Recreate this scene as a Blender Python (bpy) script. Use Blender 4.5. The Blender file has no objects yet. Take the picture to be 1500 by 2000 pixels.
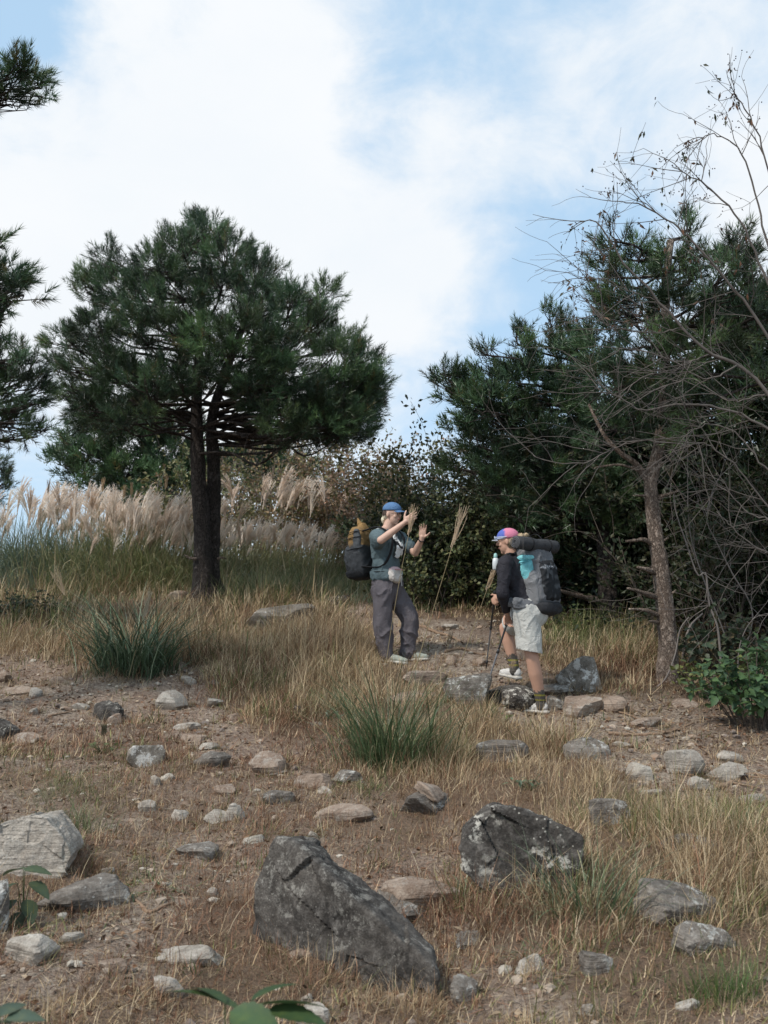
import bpy, bmesh, math, random
import numpy as np
from mathutils import Vector

SC = bpy.context.scene
COL = SC.collection

# ------------------------------------------------------------------ camera
FPX = 1944.0                      # focal length in photo pixels (35 mm lens, 36 mm high frame)
CAM = np.array([0.0, 0.0, 1.5])
PITCH = math.atan(200.0 / FPX)
cam_data = bpy.data.cameras.new('camera')
cam_data.sensor_fit = 'VERTICAL'
cam_data.sensor_height = 36.0
cam_data.sensor_width = 27.0
cam_data.lens = 35.0
cam_data.clip_start = 0.05
cam_data.clip_end = 9000.0
cam_data.dof.use_dof = True
cam_data.dof.focus_distance = 10.0
cam_data.dof.aperture_fstop = 5.6
cam = bpy.data.objects.new('camera', cam_data)
cam.location = CAM
cam.rotation_euler = (math.pi / 2 + PITCH, 0, 0)
COL.objects.link(cam)
SC.camera = cam

# ------------------------------------------------------------------ light
SUN_DIR = np.array([-0.50, -0.42, 0.76]); SUN_DIR /= np.linalg.norm(SUN_DIR)   # towards the sun
sun_el = math.asin(SUN_DIR[2])
sun_az = math.atan2(SUN_DIR[0], SUN_DIR[1])
world = bpy.data.worlds.new('World')
SC.world = world
world.use_nodes = True
wt = world.node_tree
wt.nodes.clear()
def wn(kind, **kw):
    n = wt.nodes.new(kind)
    for k, v in kw.items():
        setattr(n, k, v)
    return n
def wl(a, b):
    wt.links.new(a, b)
w_out = wn('ShaderNodeOutputWorld')
w_bg = wn('ShaderNodeBackground')
w_bg.inputs['Strength'].default_value = 0.1
w_sky = wn('ShaderNodeTexSky', sky_type='NISHITA', sun_disc=False)
w_sky.sun_elevation = sun_el
w_sky.sun_rotation = sun_az
w_sky.altitude = 500
w_sky.air_density = 1.0
w_sky.dust_density = 0.6
w_co = wn('ShaderNodeTexCoord')
def wmath(op, a, b=None, clamp=False):
    n = wn('ShaderNodeMath', operation=op, use_clamp=clamp)
    for i, x in enumerate((a, b)):
        if x is None: continue
        if isinstance(x, (int, float)): n.inputs[i].default_value = x
        else: wl(x, n.inputs[i])
    return n.outputs[0]
def wnoise(scale, detail, rough, zs=1.0, off=(0, 0, 0), dist=0.0):
    m = wn('ShaderNodeMapping')
    m.inputs['Scale'].default_value = (1, 1, zs)
    m.inputs['Location'].default_value = off
    wl(w_co.outputs['Generated'], m.inputs['Vector'])
    n = wn('ShaderNodeTexNoise')
    n.inputs['Scale'].default_value = scale
    n.inputs['Detail'].default_value = detail
    n.inputs['Roughness'].default_value = rough
    n.inputs['Distortion'].default_value = dist
    wl(m.outputs[0], n.inputs['Vector'])
    return n.outputs['Fac']
def pix_dir(u, v):
    x = (u - 750) / FPX; z = (1000 - v) / FPX
    d = np.array([x, math.cos(PITCH) - z * math.sin(PITCH), math.sin(PITCH) + z * math.cos(PITCH)])
    return d / np.linalg.norm(d)
# warped direction so the cloud banks get ragged edges
w_wn = wn('ShaderNodeTexNoise'); w_wn.inputs['Scale'].default_value = 7.0; w_wn.inputs['Detail'].default_value = 6; w_wn.inputs['Roughness'].default_value = 0.62
wl(w_co.outputs['Generated'], w_wn.inputs['Vector'])
w_sub = wn('ShaderNodeVectorMath', operation='SUBTRACT'); wl(w_wn.outputs['Color'], w_sub.inputs[0]); w_sub.inputs[1].default_value = (0.5, 0.5, 0.5)
w_scl = wn('ShaderNodeVectorMath', operation='SCALE'); wl(w_sub.outputs[0], w_scl.inputs[0]); w_scl.inputs['Scale'].default_value = 0.16
w_add = wn('ShaderNodeVectorMath', operation='ADD'); wl(w_co.outputs['Generated'], w_add.inputs[0]); wl(w_scl.outputs[0], w_add.inputs[1])
base = wnoise(2.3, 9, 0.60, 1.9, (0.3, 0.1, 0.7), 0.2)
fac = wmath('MULTIPLY_ADD', base, 2.6); fac.node.inputs[2].default_value = -1.20
# cloud banks (+) and gaps of blue (-), each a soft lobe about a direction of the sky
for (u, v, r, amp) in [(250, 330, 0.27, 1.0), (480, 90, 0.11, 0.6), (120, 620, 0.20, .85), (600, 640, 0.17, 0.5), (560, 800, .10, .4), (280, 800, .14, .5), (895, 210, 0.035, 0.65), (855, 290, 0.03, 0.4), (690, 270, .06, .2),
                       (1060, 300, 0.06, 0.3), (1150, 260, 0.06, 0.4), (1250, 320, .04, .3), (1420, 90, 0.11, 0.55), (800, 520, 0.12, 0.50), (950, 380, .06, .35), (1450, 480, .08, .7), (900, 660, .05, .3), (1040, 560, .03, .4), (1060, 130, .1, .1),
                       (900, 50, 0.14, -0.35), (790, 200, .055, -.6), (1010, 420, 0.05, -0.35), (1080, 560, 0.13, -0.8), (1180, 430, 0.07, -0.3), (1010, 690, 0.09, -0.45), (700, 380, .05, -.2),
                       (830, 780, 0.09, -0.35), (60, 960, 0.13, -1.2), (0, 20, 0.06, -1.6), (560, 890, .1, -.2)]:
    d = pix_dir(u, v)
    dn = wn('ShaderNodeVectorMath', operation='DISTANCE')
    wl(w_add.outputs[0], dn.inputs[0]); dn.inputs[1].default_value = tuple(d)
    mr = wn('ShaderNodeMapRange', interpolation_type='SMOOTHSTEP')
    mr.inputs['From Min'].default_value = 0.0; mr.inputs['From Max'].default_value = r * 1.7
    mr.inputs['To Min'].default_value = amp; mr.inputs['To Max'].default_value = 0.0
    wl(dn.outputs['Value'], mr.inputs['Value'])
    fac = wmath('ADD', fac, mr.outputs[0])
fine_n = wnoise(10.0, 8, 0.62, 1.5, (4, 1, 2), 0.4)
fac = wmath('ADD', fac, wmath('MULTIPLY', wmath('SUBTRACT', fine_n, 0.5), 2.3))
w_ramp = wn('ShaderNodeMapRange', interpolation_type='SMOOTHSTEP')
w_ramp.inputs['From Min'].default_value = -0.55; w_ramp.inputs['From Max'].default_value = 1.35
w_ramp.inputs['To Min'].default_value = 0.0; w_ramp.inputs['To Max'].default_value = 1.0
wl(fac, w_ramp.inputs['Value'])
# thin veil of high haze lightens the blue everywhere
veil = wn('ShaderNodeMix', data_type='RGBA'); veil.inputs['Factor'].default_value = 0.72
wl(w_sky.outputs[0], veil.inputs['A']); veil.inputs['B'].default_value = (5.6, 8.0, 10.4, 1)
cl = wn('ShaderNodeMix', data_type='RGBA')
wl(w_ramp.outputs[0], cl.inputs['Factor']); wl(veil.outputs['Result'], cl.inputs['A'])
cn = wnoise(5.0, 6, 0.55, 1.6, (2, 0, 1))
cc = wn('ShaderNodeMix', data_type='RGBA'); wl(cn, cc.inputs['Factor'])
cc.inputs['A'].default_value = (7.9, 8.5, 9.1, 1); cc.inputs['B'].default_value = (9.3, 9.4, 9.5, 1)
wl(cc.outputs['Result'], cl.inputs['B'])
wl(cl.outputs['Result'], w_bg.inputs['Color'])
wl(w_bg.outputs[0], w_out.inputs['Surface'])

sun_data = bpy.data.lights.new('sun', 'SUN')
sun_data.energy = 3.1
sun_data.angle = math.radians(7)
sun_data.color = (1.0, 0.95, 0.88)
sun = bpy.data.objects.new('sun', sun_data)
sun.rotation_euler = Vector(tuple(SUN_DIR)).to_track_quat('Z', 'Y').to_euler()
sun.location = (-6, -6, 12)
COL.objects.link(sun)
SC.view_settings.view_transform = 'Standard'
SC.view_settings.look = 'None'
SC.view_settings.gamma = 1.0
SC.view_settings.use_curve_mapping = False
SC.view_settings.exposure = 0.1
SC.cycles.max_bounces = 6
SC.cycles.diffuse_bounces = 3
SC.cycles.transparent_max_bounces = 6

# ------------------------------------------------------------------ numpy noise
_rg = np.random.default_rng(7)
_PERM = _rg.permutation(4096)
_VAL = _rg.random(4096)
def _h(ix, iy, iz):
    return _VAL[(_PERM[(_PERM[(_PERM[ix & 4095] + iy) & 4095] + iz) & 4095]) & 4095]
def vnoise(p):
    p = np.asarray(p, float)
    if p.shape[-1] == 2:
        p = np.concatenate([p, np.zeros(p.shape[:-1] + (1,))], -1)
    i = np.floor(p).astype(np.int64); f = p - i
    f = f * f * f * (f * (f * 6 - 15) + 10)
    x, y, z = i[..., 0], i[..., 1], i[..., 2]
    fx, fy, fz = f[..., 0], f[..., 1], f[..., 2]
    def l(a, b, t): return a + (b - a) * t
    c = l(l(l(_h(x, y, z), _h(x + 1, y, z), fx), l(_h(x, y + 1, z), _h(x + 1, y + 1, z), fx), fy),
          l(l(_h(x, y, z + 1), _h(x + 1, y, z + 1), fx), l(_h(x, y + 1, z + 1), _h(x + 1, y + 1, z + 1), fx), fy), fz)
    return c * 2 - 1
def fbm(p, octs=4, gain=0.5):
    p = np.asarray(p, float)
    s = 0; a = 1.0; k = 1.0
    for o in range(octs):
        s = s + a * vnoise(p * k + 17.3 * o)
        a *= gain; k *= 2.03
    return s

# ------------------------------------------------------------------ terrain and pixels
ANCHORS = []
_PY = np.array([-40, 0, 2.0, 3.0, 4.0, 5.0, 6.0, 7.0, 8.0, 9.0, 9.6, 10.5, 12.0, 15.0, 18.0, 21.0, 24.0, 30.0, 60, 200, 900, 6000])
_PZ = np.array([-3.0, -0.02, 0.04, 0.09, 0.15, 0.22, 0.31, 0.41, 0.50, 0.61, 0.80, 0.99, 1.22, 1.70, 2.12, 2.38, 2.42, 1.9, -3, -30, -60, -60])
def terrain(x, y):
    x = np.asarray(x, float); y = np.asarray(y, float)
    z = 0
    for k in (-0.5, -0.25, 0, 0.25, 0.5):
        z = z + np.interp(y + k, _PY, _PZ)
    z = z / 5
    p = np.stack([x, y], -1)
    near = np.clip((y + 2) / 3, 0, 1) * np.clip((60 - y) / 20, 0, 1)
    z = z + near * (0.085 * vnoise(p * 0.55 + 3.1) + 0.035 * fbm(p * 1.7, 3) + 0.012 * fbm(p * 7.0, 3))
    for (ax_, ay_, tz, rad_) in ANCHORS:
        z = z + tz * np.exp(-0.5 * ((x - ax_) ** 2 + (y - ay_) ** 2) / rad_ ** 2)
    # gentle fall to the far left, gentle bank on the right under the trees
    z = z - 0.012 * np.clip(-x - 3, 0, 30) ** 1.5
    z = z + 0.05 * np.clip(x - 3.2, 0, 6) * np.clip((y - 5) / 4, 0, 1) * np.clip((40 - y) / 20, 0, 1)
    return z
def ray(u, v):
    x = (u - 750) / FPX; z = (1000 - v) / FPX
    return np.array([x, math.cos(PITCH) - z * math.sin(PITCH), math.sin(PITCH) + z * math.cos(PITCH)])
def P(u, v, Y):
    r = ray(u, v)
    return CAM + r * (Y / r[1])
_YS = np.concatenate([np.arange(0.8, 30, 0.01)])
def G(u, v):
    "where the view ray through photo pixel (u, v) meets the ground"
    r = ray(u, v)
    pts = CAM[None] + r[None] * (_YS / r[1])[:, None]
    below = pts[:, 2] < terrain(pts[:, 0], pts[:, 1])
    i = int(np.argmax(below)) if below.any() else 2000
    q = pts[i].copy(); q[2] = float(terrain(q[0], q[1]))
    return q
for (u_, v_, Y_) in [(1046, 1394, 9.0), (770, 1293, 10.45)]:          # the worn hollows where the two hikers stand
    q_ = P(u_, v_, Y_); ANCHORS.append((q_[0], q_[1], q_[2] - float(terrain(q_[0], q_[1])), 0.30))
def to_pix(p):
    p = np.asarray(p, float) - CAM
    f = p[..., 1] * math.cos(PITCH) + p[..., 2] * math.sin(PITCH)
    up = -p[..., 1] * math.sin(PITCH) + p[..., 2] * math.cos(PITCH)
    f = np.maximum(f, 0.05)
    return 750 + FPX * p[..., 0] / f, 1000 - FPX * up / f

# ------------------------------------------------------------------ mesh helpers
class Acc:
    "collects vertices, faces and colours into one mesh"
    def __init__(s): s.v = []; s.q = []; s.t = []; s.c = []; s.n = 0; s.hasc = False
    def add(s, v, tris=None, quads=None, col=None):
        v = np.asarray(v, float).reshape(-1, 3)
        if tris is not None and len(tris): s.t.append(np.asarray(tris, np.int64) + s.n)
        if quads is not None and len(quads): s.q.append(np.asarray(quads, np.int64) + s.n)
        s.v.append(v)
        if col is None: c = np.ones((len(v), 3)) * 0.5
        else:
            s.hasc = True
            c = np.broadcast_to(np.asarray(col, float), (len(v), 3))
        s.c.append(c)
        s.n += len(v)
        return s
    def mesh(s, name, smooth=True):
        v = np.concatenate(s.v)
        t = np.concatenate(s.t) if s.t else np.zeros((0, 3), np.int64)
        q = np.concatenate(s.q) if s.q else np.zeros((0, 4), np.int64)
        me = bpy.data.meshes.new(name)
        me.vertices.add(len(v)); me.vertices.foreach_set('co', v.astype(np.float32).ravel())
        nl = len(t) * 3 + len(q) * 4
        me.loops.add(nl)
        me.loops.foreach_set('vertex_index', np.concatenate([t.ravel(), q.ravel()]).astype(np.int32))
        me.polygons.add(len(t) + len(q))
        ls = np.concatenate([np.arange(len(t)) * 3, len(t) * 3 + np.arange(len(q)) * 4]).astype(np.int32)
        me.polygons.foreach_set('loop_start', ls)
        me.polygons.foreach_set('use_smooth', np.full(len(t) + len(q), smooth))
        if s.hasc:
            a = me.color_attributes.new('tint', 'FLOAT_COLOR', 'POINT')
            c = np.concatenate(s.c); c4 = np.concatenate([c, np.ones((len(c), 1))], 1)
            a.data.foreach_set('color', c4.astype(np.float32).ravel())
        me.update(calc_edges=True)
        me.validate()
        return me
def put(name, me, mat=None, parent=None, loc=None, rot=None, scale=None, label=None, cat=None, group=None, kind=None):
    o = bpy.data.objects.new(name, me)
    COL.objects.link(o)
    if mat is not None and me is not None and not me.materials: me.materials.append(mat)
    if parent is not None:
        o.parent = parent
        if loc is None and me is not None:   # geometry was written in world space
            o.matrix_parent_inverse = PARENT_INV.get(parent.name, parent.matrix_world.inverted())
    if loc is not None: o.location = loc
    if rot is not None: o.rotation_euler = rot
    if scale is not None: o.scale = scale
    tag(o, label, cat, group, kind)
    return o
PARENT_INV = {}
def tag(o, label=None, cat=None, group=None, kind=None):
    if label: o['label'] = label
    if cat: o['category'] = cat
    if group: o['group'] = group
    if kind: o['kind'] = kind
def thing(name, base, label, cat, group=None):
    "an Empty at the base of the thing; parts are written in world space"
    o = bpy.data.objects.new(name, None)
    o.empty_display_size = 0.1
    COL.objects.link(o)
    o.location = tuple(base)
    from mathutils import Matrix
    PARENT_INV[o.name] = Matrix.Translation(Vector(tuple(base))).inverted()
    tag(o, label, cat, group)
    return o
def nrm(a):
    a = np.asarray(a, float)
    return a / np.maximum(np.linalg.norm(a, axis=-1, keepdims=True), 1e-9)
def frames(d):
    d = nrm(d)
    ref = np.where(np.abs(d[..., 2:3]) > 0.9, np.array([1.0, 0, 0]), np.array([0, 0, 1.0]))
    a = nrm(np.cross(d, ref)); b = np.cross(d, a)
    return a, b
def smooth_path(pts, n):
    "Catmull-Rom through the points"
    pts = np.asarray(pts, float)
    if len(pts) < 3:
        t = np.linspace(0, 1, n)[:, None]; return pts[0] * (1 - t) + pts[-1] * t
    q = np.vstack([2 * pts[0] - pts[1], pts, 2 * pts[-1] - pts[-2]])
    ts = np.linspace(0, len(pts) - 1 - 1e-6, n)
    i = ts.astype(int); f = (ts - i)[:, None]
    p0, p1, p2, p3 = q[i], q[i + 1], q[i + 2], q[i + 3]
    return 0.5 * (2 * p1 + (p2 - p0) * f + (2 * p0 - 5 * p1 + 4 * p2 - p3) * f ** 2 + (3 * p1 - p0 - 3 * p2 + p3) * f ** 3)
def tube(acc, pts, r, ns=6, col=None, cap=True, rough=0.0, seed=0, flat=1.0):
    pts = np.asarray(pts, float); n = len(pts)
    r = np.broadcast_to(np.asarray(r, float), (n,))
    d = np.gradient(pts, axis=0)
    d = nrm(d)
    a = np.zeros_like(d); a0, _ = frames(d[0])
    for i in range(n):
        a0 = a0 - d[i] * np.dot(a0, d[i]); a0 /= max(np.linalg.norm(a0), 1e-9); a[i] = a0
    b = np.cross(d, a)
    th = np.arange(ns) * 2 * math.pi / ns
    rr = r[:, None] * np.ones(ns)[None]
    if rough:
        pp = np.stack([np.cos(th)[None] * 2 + 0 * rr, np.sin(th)[None] * 2 + 0 * rr, np.cumsum(np.linalg.norm(np.diff(pts, axis=0, prepend=pts[:1]), axis=1))[:, None] / max(r.max(), 1e-3) * 1.0 + 0 * rr], -1)
        rr = rr * (1 + rough * fbm(pp * 1.3 + seed * 3.7, 3))
    v = pts[:, None] + (a[:, None] * np.cos(th)[None, :, None] + b[:, None] * np.sin(th)[None, :, None] * flat) * rr[..., None]
    idx = np.arange(n * ns).reshape(n, ns)
    q = np.stack([idx[:-1], np.roll(idx[:-1], -1, 1), np.roll(idx[1:], -1, 1), idx[1:]], -1).reshape(-1, 4)
    vv = v.reshape(-1, 3); t = None
    if cap:
        vv = np.vstack([vv, pts[0] - d[0] * r[0] * .4, pts[-1] + d[-1] * r[-1] * .6])
        i0 = n * ns; t = [[i0, (k + 1) % ns, k] for k in range(ns)] + [[i0 + 1, (n - 1) * ns + k, (n - 1) * ns + (k + 1) % ns] for k in range(ns)]
    acc.add(vv, t, q, col)
def ellipsoid(acc, c, r, axes=None, nu=16, nv=10, e=1.0, col=None):
    "superellipsoid: e<1 boxier"
    c = np.asarray(c, float); r = np.asarray(r, float)
    axes = np.eye(3) if axes is None else np.asarray(axes, float)
    ph = np.linspace(-math.pi / 2, math.pi / 2, nv + 1)[1:-1]; th = np.arange(nu) * 2 * math.pi / nu
    def s(x): return np.sign(x) * np.abs(x) ** e
    x = s(np.cos(ph))[:, None] * s(np.cos(th))[None]; y = s(np.cos(ph))[:, None] * s(np.sin(th))[None]; z = s(np.sin(ph))[:, None] + 0 * x
    l = np.stack([x, y, z], -1).reshape(-1, 3)
    l = np.vstack([l, [0, 0, -1], [0, 0, 1]]) * r
    v = c + l @ axes
    m = nv - 1; idx = np.arange(m * nu).reshape(m, nu)
    q = np.stack([idx[:-1], np.roll(idx[:-1], -1, 1), np.roll(idx[1:], -1, 1), idx[1:]], -1).reshape(-1, 4)
    b = m * nu
    t = [[b, (k + 1) % nu, k] for k in range(nu)] + [[b + 1, (m - 1) * nu + k, (m - 1) * nu + (k + 1) % nu] for k in range(nu)]
    acc.add(v, t, q, col)
def capsule(acc, p0, p1, r0, r1, ns=14):
    p0 = np.asarray(p0, float); p1 = np.asarray(p1, float)
    d = nrm(p1 - p0)
    pts = []; rs = []
    for a in np.linspace(-80, 0, 4): pts.append(p0 + d * r0 * math.sin(math.radians(a))); rs.append(r0 * math.cos(math.radians(a)))
    for a in np.linspace(0, 80, 4): pts.append(p1 + d * r1 * math.sin(math.radians(a))); rs.append(r1 * math.cos(math.radians(a)))
    tube(acc, pts, rs, ns)
def chain(acc, joints, radii, ns=14):
    for i in range(len(joints) - 1): capsule(acc, joints[i], joints[i + 1], radii[i], radii[i + 1], ns)
def remesh(acc, name, voxel=0.006, smooth=4, fold=0.0, fscale=9.0, fstretch=(1, 1, 1), seed=0, colf=None, keep=.36):
    "welds overlapping primitives into one continuous skin"
    me = acc.mesh(name + '_raw')
    o = bpy.data.objects.new(name + '_tmp', me); COL.objects.link(o)
    m = o.modifiers.new('r', 'REMESH'); m.mode = 'VOXEL'; m.voxel_size = voxel; m.use_smooth_shade = True
    s = o.modifiers.new('s', 'SMOOTH'); s.factor = 0.5; s.iterations = smooth
    if keep < 1 and not fold and colf is None:
        d = o.modifiers.new('d', 'DECIMATE'); d.ratio = keep
    dg = bpy.context.evaluated_depsgraph_get()
    out = bpy.data.meshes.new_from_object(o.evaluated_get(dg))
    out.name = name
    bpy.data.objects.remove(o); bpy.data.meshes.remove(me)
    n = len(out.vertices)
    co = np.zeros(n * 3, np.float32); out.vertices.foreach_get('co', co); co = co.reshape(-1, 3).astype(float)
    if fold:
        no = np.zeros(n * 3, np.float32); out.vertices.foreach_get('normal', no); no = no.reshape(-1, 3)
        q = co * np.array(fstretch) * fscale + seed
        w = 1 - np.abs(fbm(q + 0.6 * fbm(q * 0.5, 2)[:, None], 3))
        co = co + no * ((w ** 3 - 0.4) * fold)[:, None]
        out.vertices.foreach_set('co', co.astype(np.float32).ravel())
    if colf is not None:
        a = out.color_attributes.new('tint', 'FLOAT_COLOR', 'POINT')
        c = colf(co); c4 = np.concatenate([c, np.ones((len(c), 1))], 1)
        a.data.foreach_set('color', c4.astype(np.float32).ravel())
    if fold or colf is not None:
        o = bpy.data.objects.new(name + '_tmp', out); COL.objects.link(o)
        d = o.modifiers.new('d', 'DECIMATE'); d.ratio = keep if colf is None else max(keep, .5)
        fin = bpy.data.meshes.new_from_object(o.evaluated_get(bpy.context.evaluated_depsgraph_get()))
        bpy.data.objects.remove(o); bpy.data.meshes.remove(out); out = fin; out.name = name
    out.polygons.foreach_set('use_smooth', np.ones(len(out.polygons), bool))
    out.update()
    return out

# ------------------------------------------------------------------ materials
def mat(name, build):
    m = bpy.data.materials.new(name); m.use_nodes = True
    nt = m.node_tree; nt.nodes.clear()
    out = nt.nodes.new('ShaderNodeOutputMaterial')
    b = nt.nodes.new('ShaderNodeBsdfPrincipled')
    nt.links.new(b.outputs[0], out.inputs['Surface'])
    build(N(nt, b, out))
    return m
class N:
    def __init__(s, nt, b, out): s.nt = nt; s.b = b; s.out = out
    def new(s, kind, **kw):
        n = s.nt.nodes.new(kind)
        for k, v in kw.items(): setattr(n, k, v)
        return n
    def link(s, a, b): s.nt.links.new(a, b)
    def set(s, sock, v):
        if isinstance(v, bpy.types.NodeSocket): s.link(v, sock)
        elif isinstance(v, (tuple, list)) and len(v) == 3 and sock.type == 'RGBA': sock.default_value = (*v, 1)
        else: sock.default_value = v
    def co(s, kind='Object', scale=(1, 1, 1)):
        t = s.new('ShaderNodeTexCoord'); m = s.new('ShaderNodeMapping'); m.inputs['Scale'].default_value = scale
        s.link(t.outputs[kind], m.inputs[0]); return m.outputs[0]
    def noise(s, scale, detail=4, rough=0.55, vec=None, dist=0.0, color=False):
        n = s.new('ShaderNodeTexNoise'); n.inputs['Scale'].default_value = scale; n.inputs['Detail'].default_value = detail
        n.inputs['Roughness'].default_value = rough; n.inputs['Distortion'].default_value = dist
        if vec is not None: s.link(vec, n.inputs['Vector'])
        return n.outputs['Color' if color else 'Fac']
    def vor(s, scale, vec=None, feature='F1', out='Distance', rnd=1.0):
        n = s.new('ShaderNodeTexVoronoi', feature=feature); n.inputs['Scale'].default_value = scale; n.inputs['Randomness'].default_value = rnd
        if vec is not None: s.link(vec, n.inputs['Vector'])
        return n.outputs[out]
    def map(s, v, a, b, c=0.0, d=1.0, sm=True):
        n = s.new('ShaderNodeMapRange', interpolation_type='SMOOTHSTEP' if sm else 'LINEAR')
        for k, x in zip(('From Min', 'From Max', 'To Min', 'To Max'), (a, b, c, d)): n.inputs[k].default_value = x
        s.link(v, n.inputs['Value']); return n.outputs[0]
    def mix(s, f, a, b, blend='MIX'):
        n = s.new('ShaderNodeMix', data_type='RGBA', blend_type=blend)
        s.set(n.inputs['Factor'], f); s.set(n.inputs['A'], a); s.set(n.inputs['B'], b); return n.outputs['Result']
    def math(s, op, a, b=0.0):
        n = s.new('ShaderNodeMath', operation=op); s.set(n.inputs[0], a); s.set(n.inputs[1], b); return n.outputs[0]
    def attr(s, name='tint'):
        n = s.new('ShaderNodeAttribute'); n.attribute_name = name; return n.outputs['Color']
    def rnd(s):
        return s.new('ShaderNodeObjectInfo').outputs['Random']
    def bump(s, h, dist=0.01, strength=1.0):
        n = s.new('ShaderNodeBump'); n.inputs['Distance'].default_value = dist; n.inputs['Strength'].default_value = strength
        s.link(h, n.inputs['Height']); s.link(n.outputs[0], s.b.inputs['Normal'])
    def base(s, c): s.set(s.b.inputs['Base Color'], c)
    def rough(s, r): s.set(s.b.inputs['Roughness'], r)
    def spec(s, v): s.set(s.b.inputs['Specular IOR Level'], v)
def plain(name, col, rough=0.7, var=0.15, scale=30, bump=0.0, spec=0.3):
    def f(n):
        k = n.noise(scale, 3, 0.6, n.co())
        c = n.mix(k, tuple(x * (1 - var) for x in col), tuple(min(1, x * (1 + var)) for x in col))
        n.base(c); n.rough(rough); n.spec(spec)
        if bump: n.bump(k, bump)
    return mat(name, f)
def leafy(name, rough=0.5, trans=0.25, spec=0.35, gain=1.0):
    def f(n):
        c = n.attr()
        if name == 'leaf': c = n.mix(n.map(n.noise(45, 4, .65, n.co()), .4, .7, 0, .6), c, n.mix(1.0, c, (1.7, 1.35, 1.0), 'MULTIPLY'))
        if gain != 1.0: c = n.mix(1.0, c, (gain, gain, gain), 'MULTIPLY')
        n.base(c); n.rough(rough); n.spec(spec)
        if trans:
            t = n.new('ShaderNodeBsdfTranslucent'); n.link(c, t.inputs['Color'])
            m = n.new('ShaderNodeMixShader'); m.inputs[0].default_value = trans
            n.link(n.b.outputs[0], m.inputs[1]); n.link(t.outputs[0], m.inputs[2]); n.link(m.outputs[0], n.out.inputs['Surface'])
    return mat(name, f)
M = {}
M['needles'] = leafy('pine_needles', 0.42, 0.12, 0.45)
M['grass'] = leafy('dry_grass', 0.6, 0.25, 0.2)
M['blade'] = leafy('green_blade', 0.45, 0.25, 0.4)
M['leaf'] = leafy('leaf', 0.5, 0.25, 0.35)
M['litter'] = leafy('dead_leaf', 0.75, 0.1, 0.15)
M['plume'] = leafy('silver_plume', 0.8, 0.5, 0.1, 1.12)
def f_bark(dark, light, sc=1.0):
    def f(n):
        v0 = n.co('Object', (1, 1, 0.45))
        v = n.mix(0.10, v0, n.noise(16, 4, 0.7, v0, color=True))
        k = n.math('MINIMUM', n.vor(30 * sc, v, 'DISTANCE_TO_EDGE'), n.math('ADD', n.vor(62 * sc, v, 'DISTANCE_TO_EDGE'), 0.04))
        nz = n.noise(60 * sc, 5, 0.65, v); big = n.noise(5, 3, 0.5, n.co())
        c = n.mix(n.map(k, 0.0, 0.13), tuple(x * 0.30 for x in dark), n.mix(n.map(nz, .3, .7), dark, light))
        lich = n.map(n.noise(9, 5, 0.7, n.co('Object', (1, 1, 0.7))), 0.55, 0.68)
        c = n.mix(n.math('MULTIPLY', lich, 0.55), c, tuple(min(1, x * 1.5 + 0.02) for x in light))
        c = n.mix(n.map(big, 0.35, 0.65, 0, 0.4), c, dark)
        n.base(c); n.rough(0.9); n.spec(0.15)
        n.bump(n.math('ADD', n.map(k, 0.0, 0.2), n.math('MULTIPLY', nz, 0.5)), 0.02)
    return f
M['bark_dark'] = mat('pine_bark_dark', f_bark((0.075, 0.06, 0.052), (0.21, 0.175, 0.155)))
M['bark_pale'] = mat('pine_bark_pale', f_bark((0.23, 0.165, 0.125), (0.62, 0.50, 0.41), 1.1))
M['twig_dark'] = plain('pine_twig', (0.07, 0.05, 0.04), 0.85)
M['twig_grey'] = plain('grey_twig', (0.20, 0.17, 0.15), 0.8, 0.35, 12)
M['twig_deep'] = plain('brown_twig', (0.10, 0.078, 0.062), 0.8, 0.3, 12)
M['twig_bare'] = plain('bare_twig', (0.115, 0.098, 0.086), 0.8, 0.5, 9)
M['root'] = plain('root_wood', (0.24, 0.16, 0.105), 0.85, 0.35, 25, 0.01)

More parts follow.
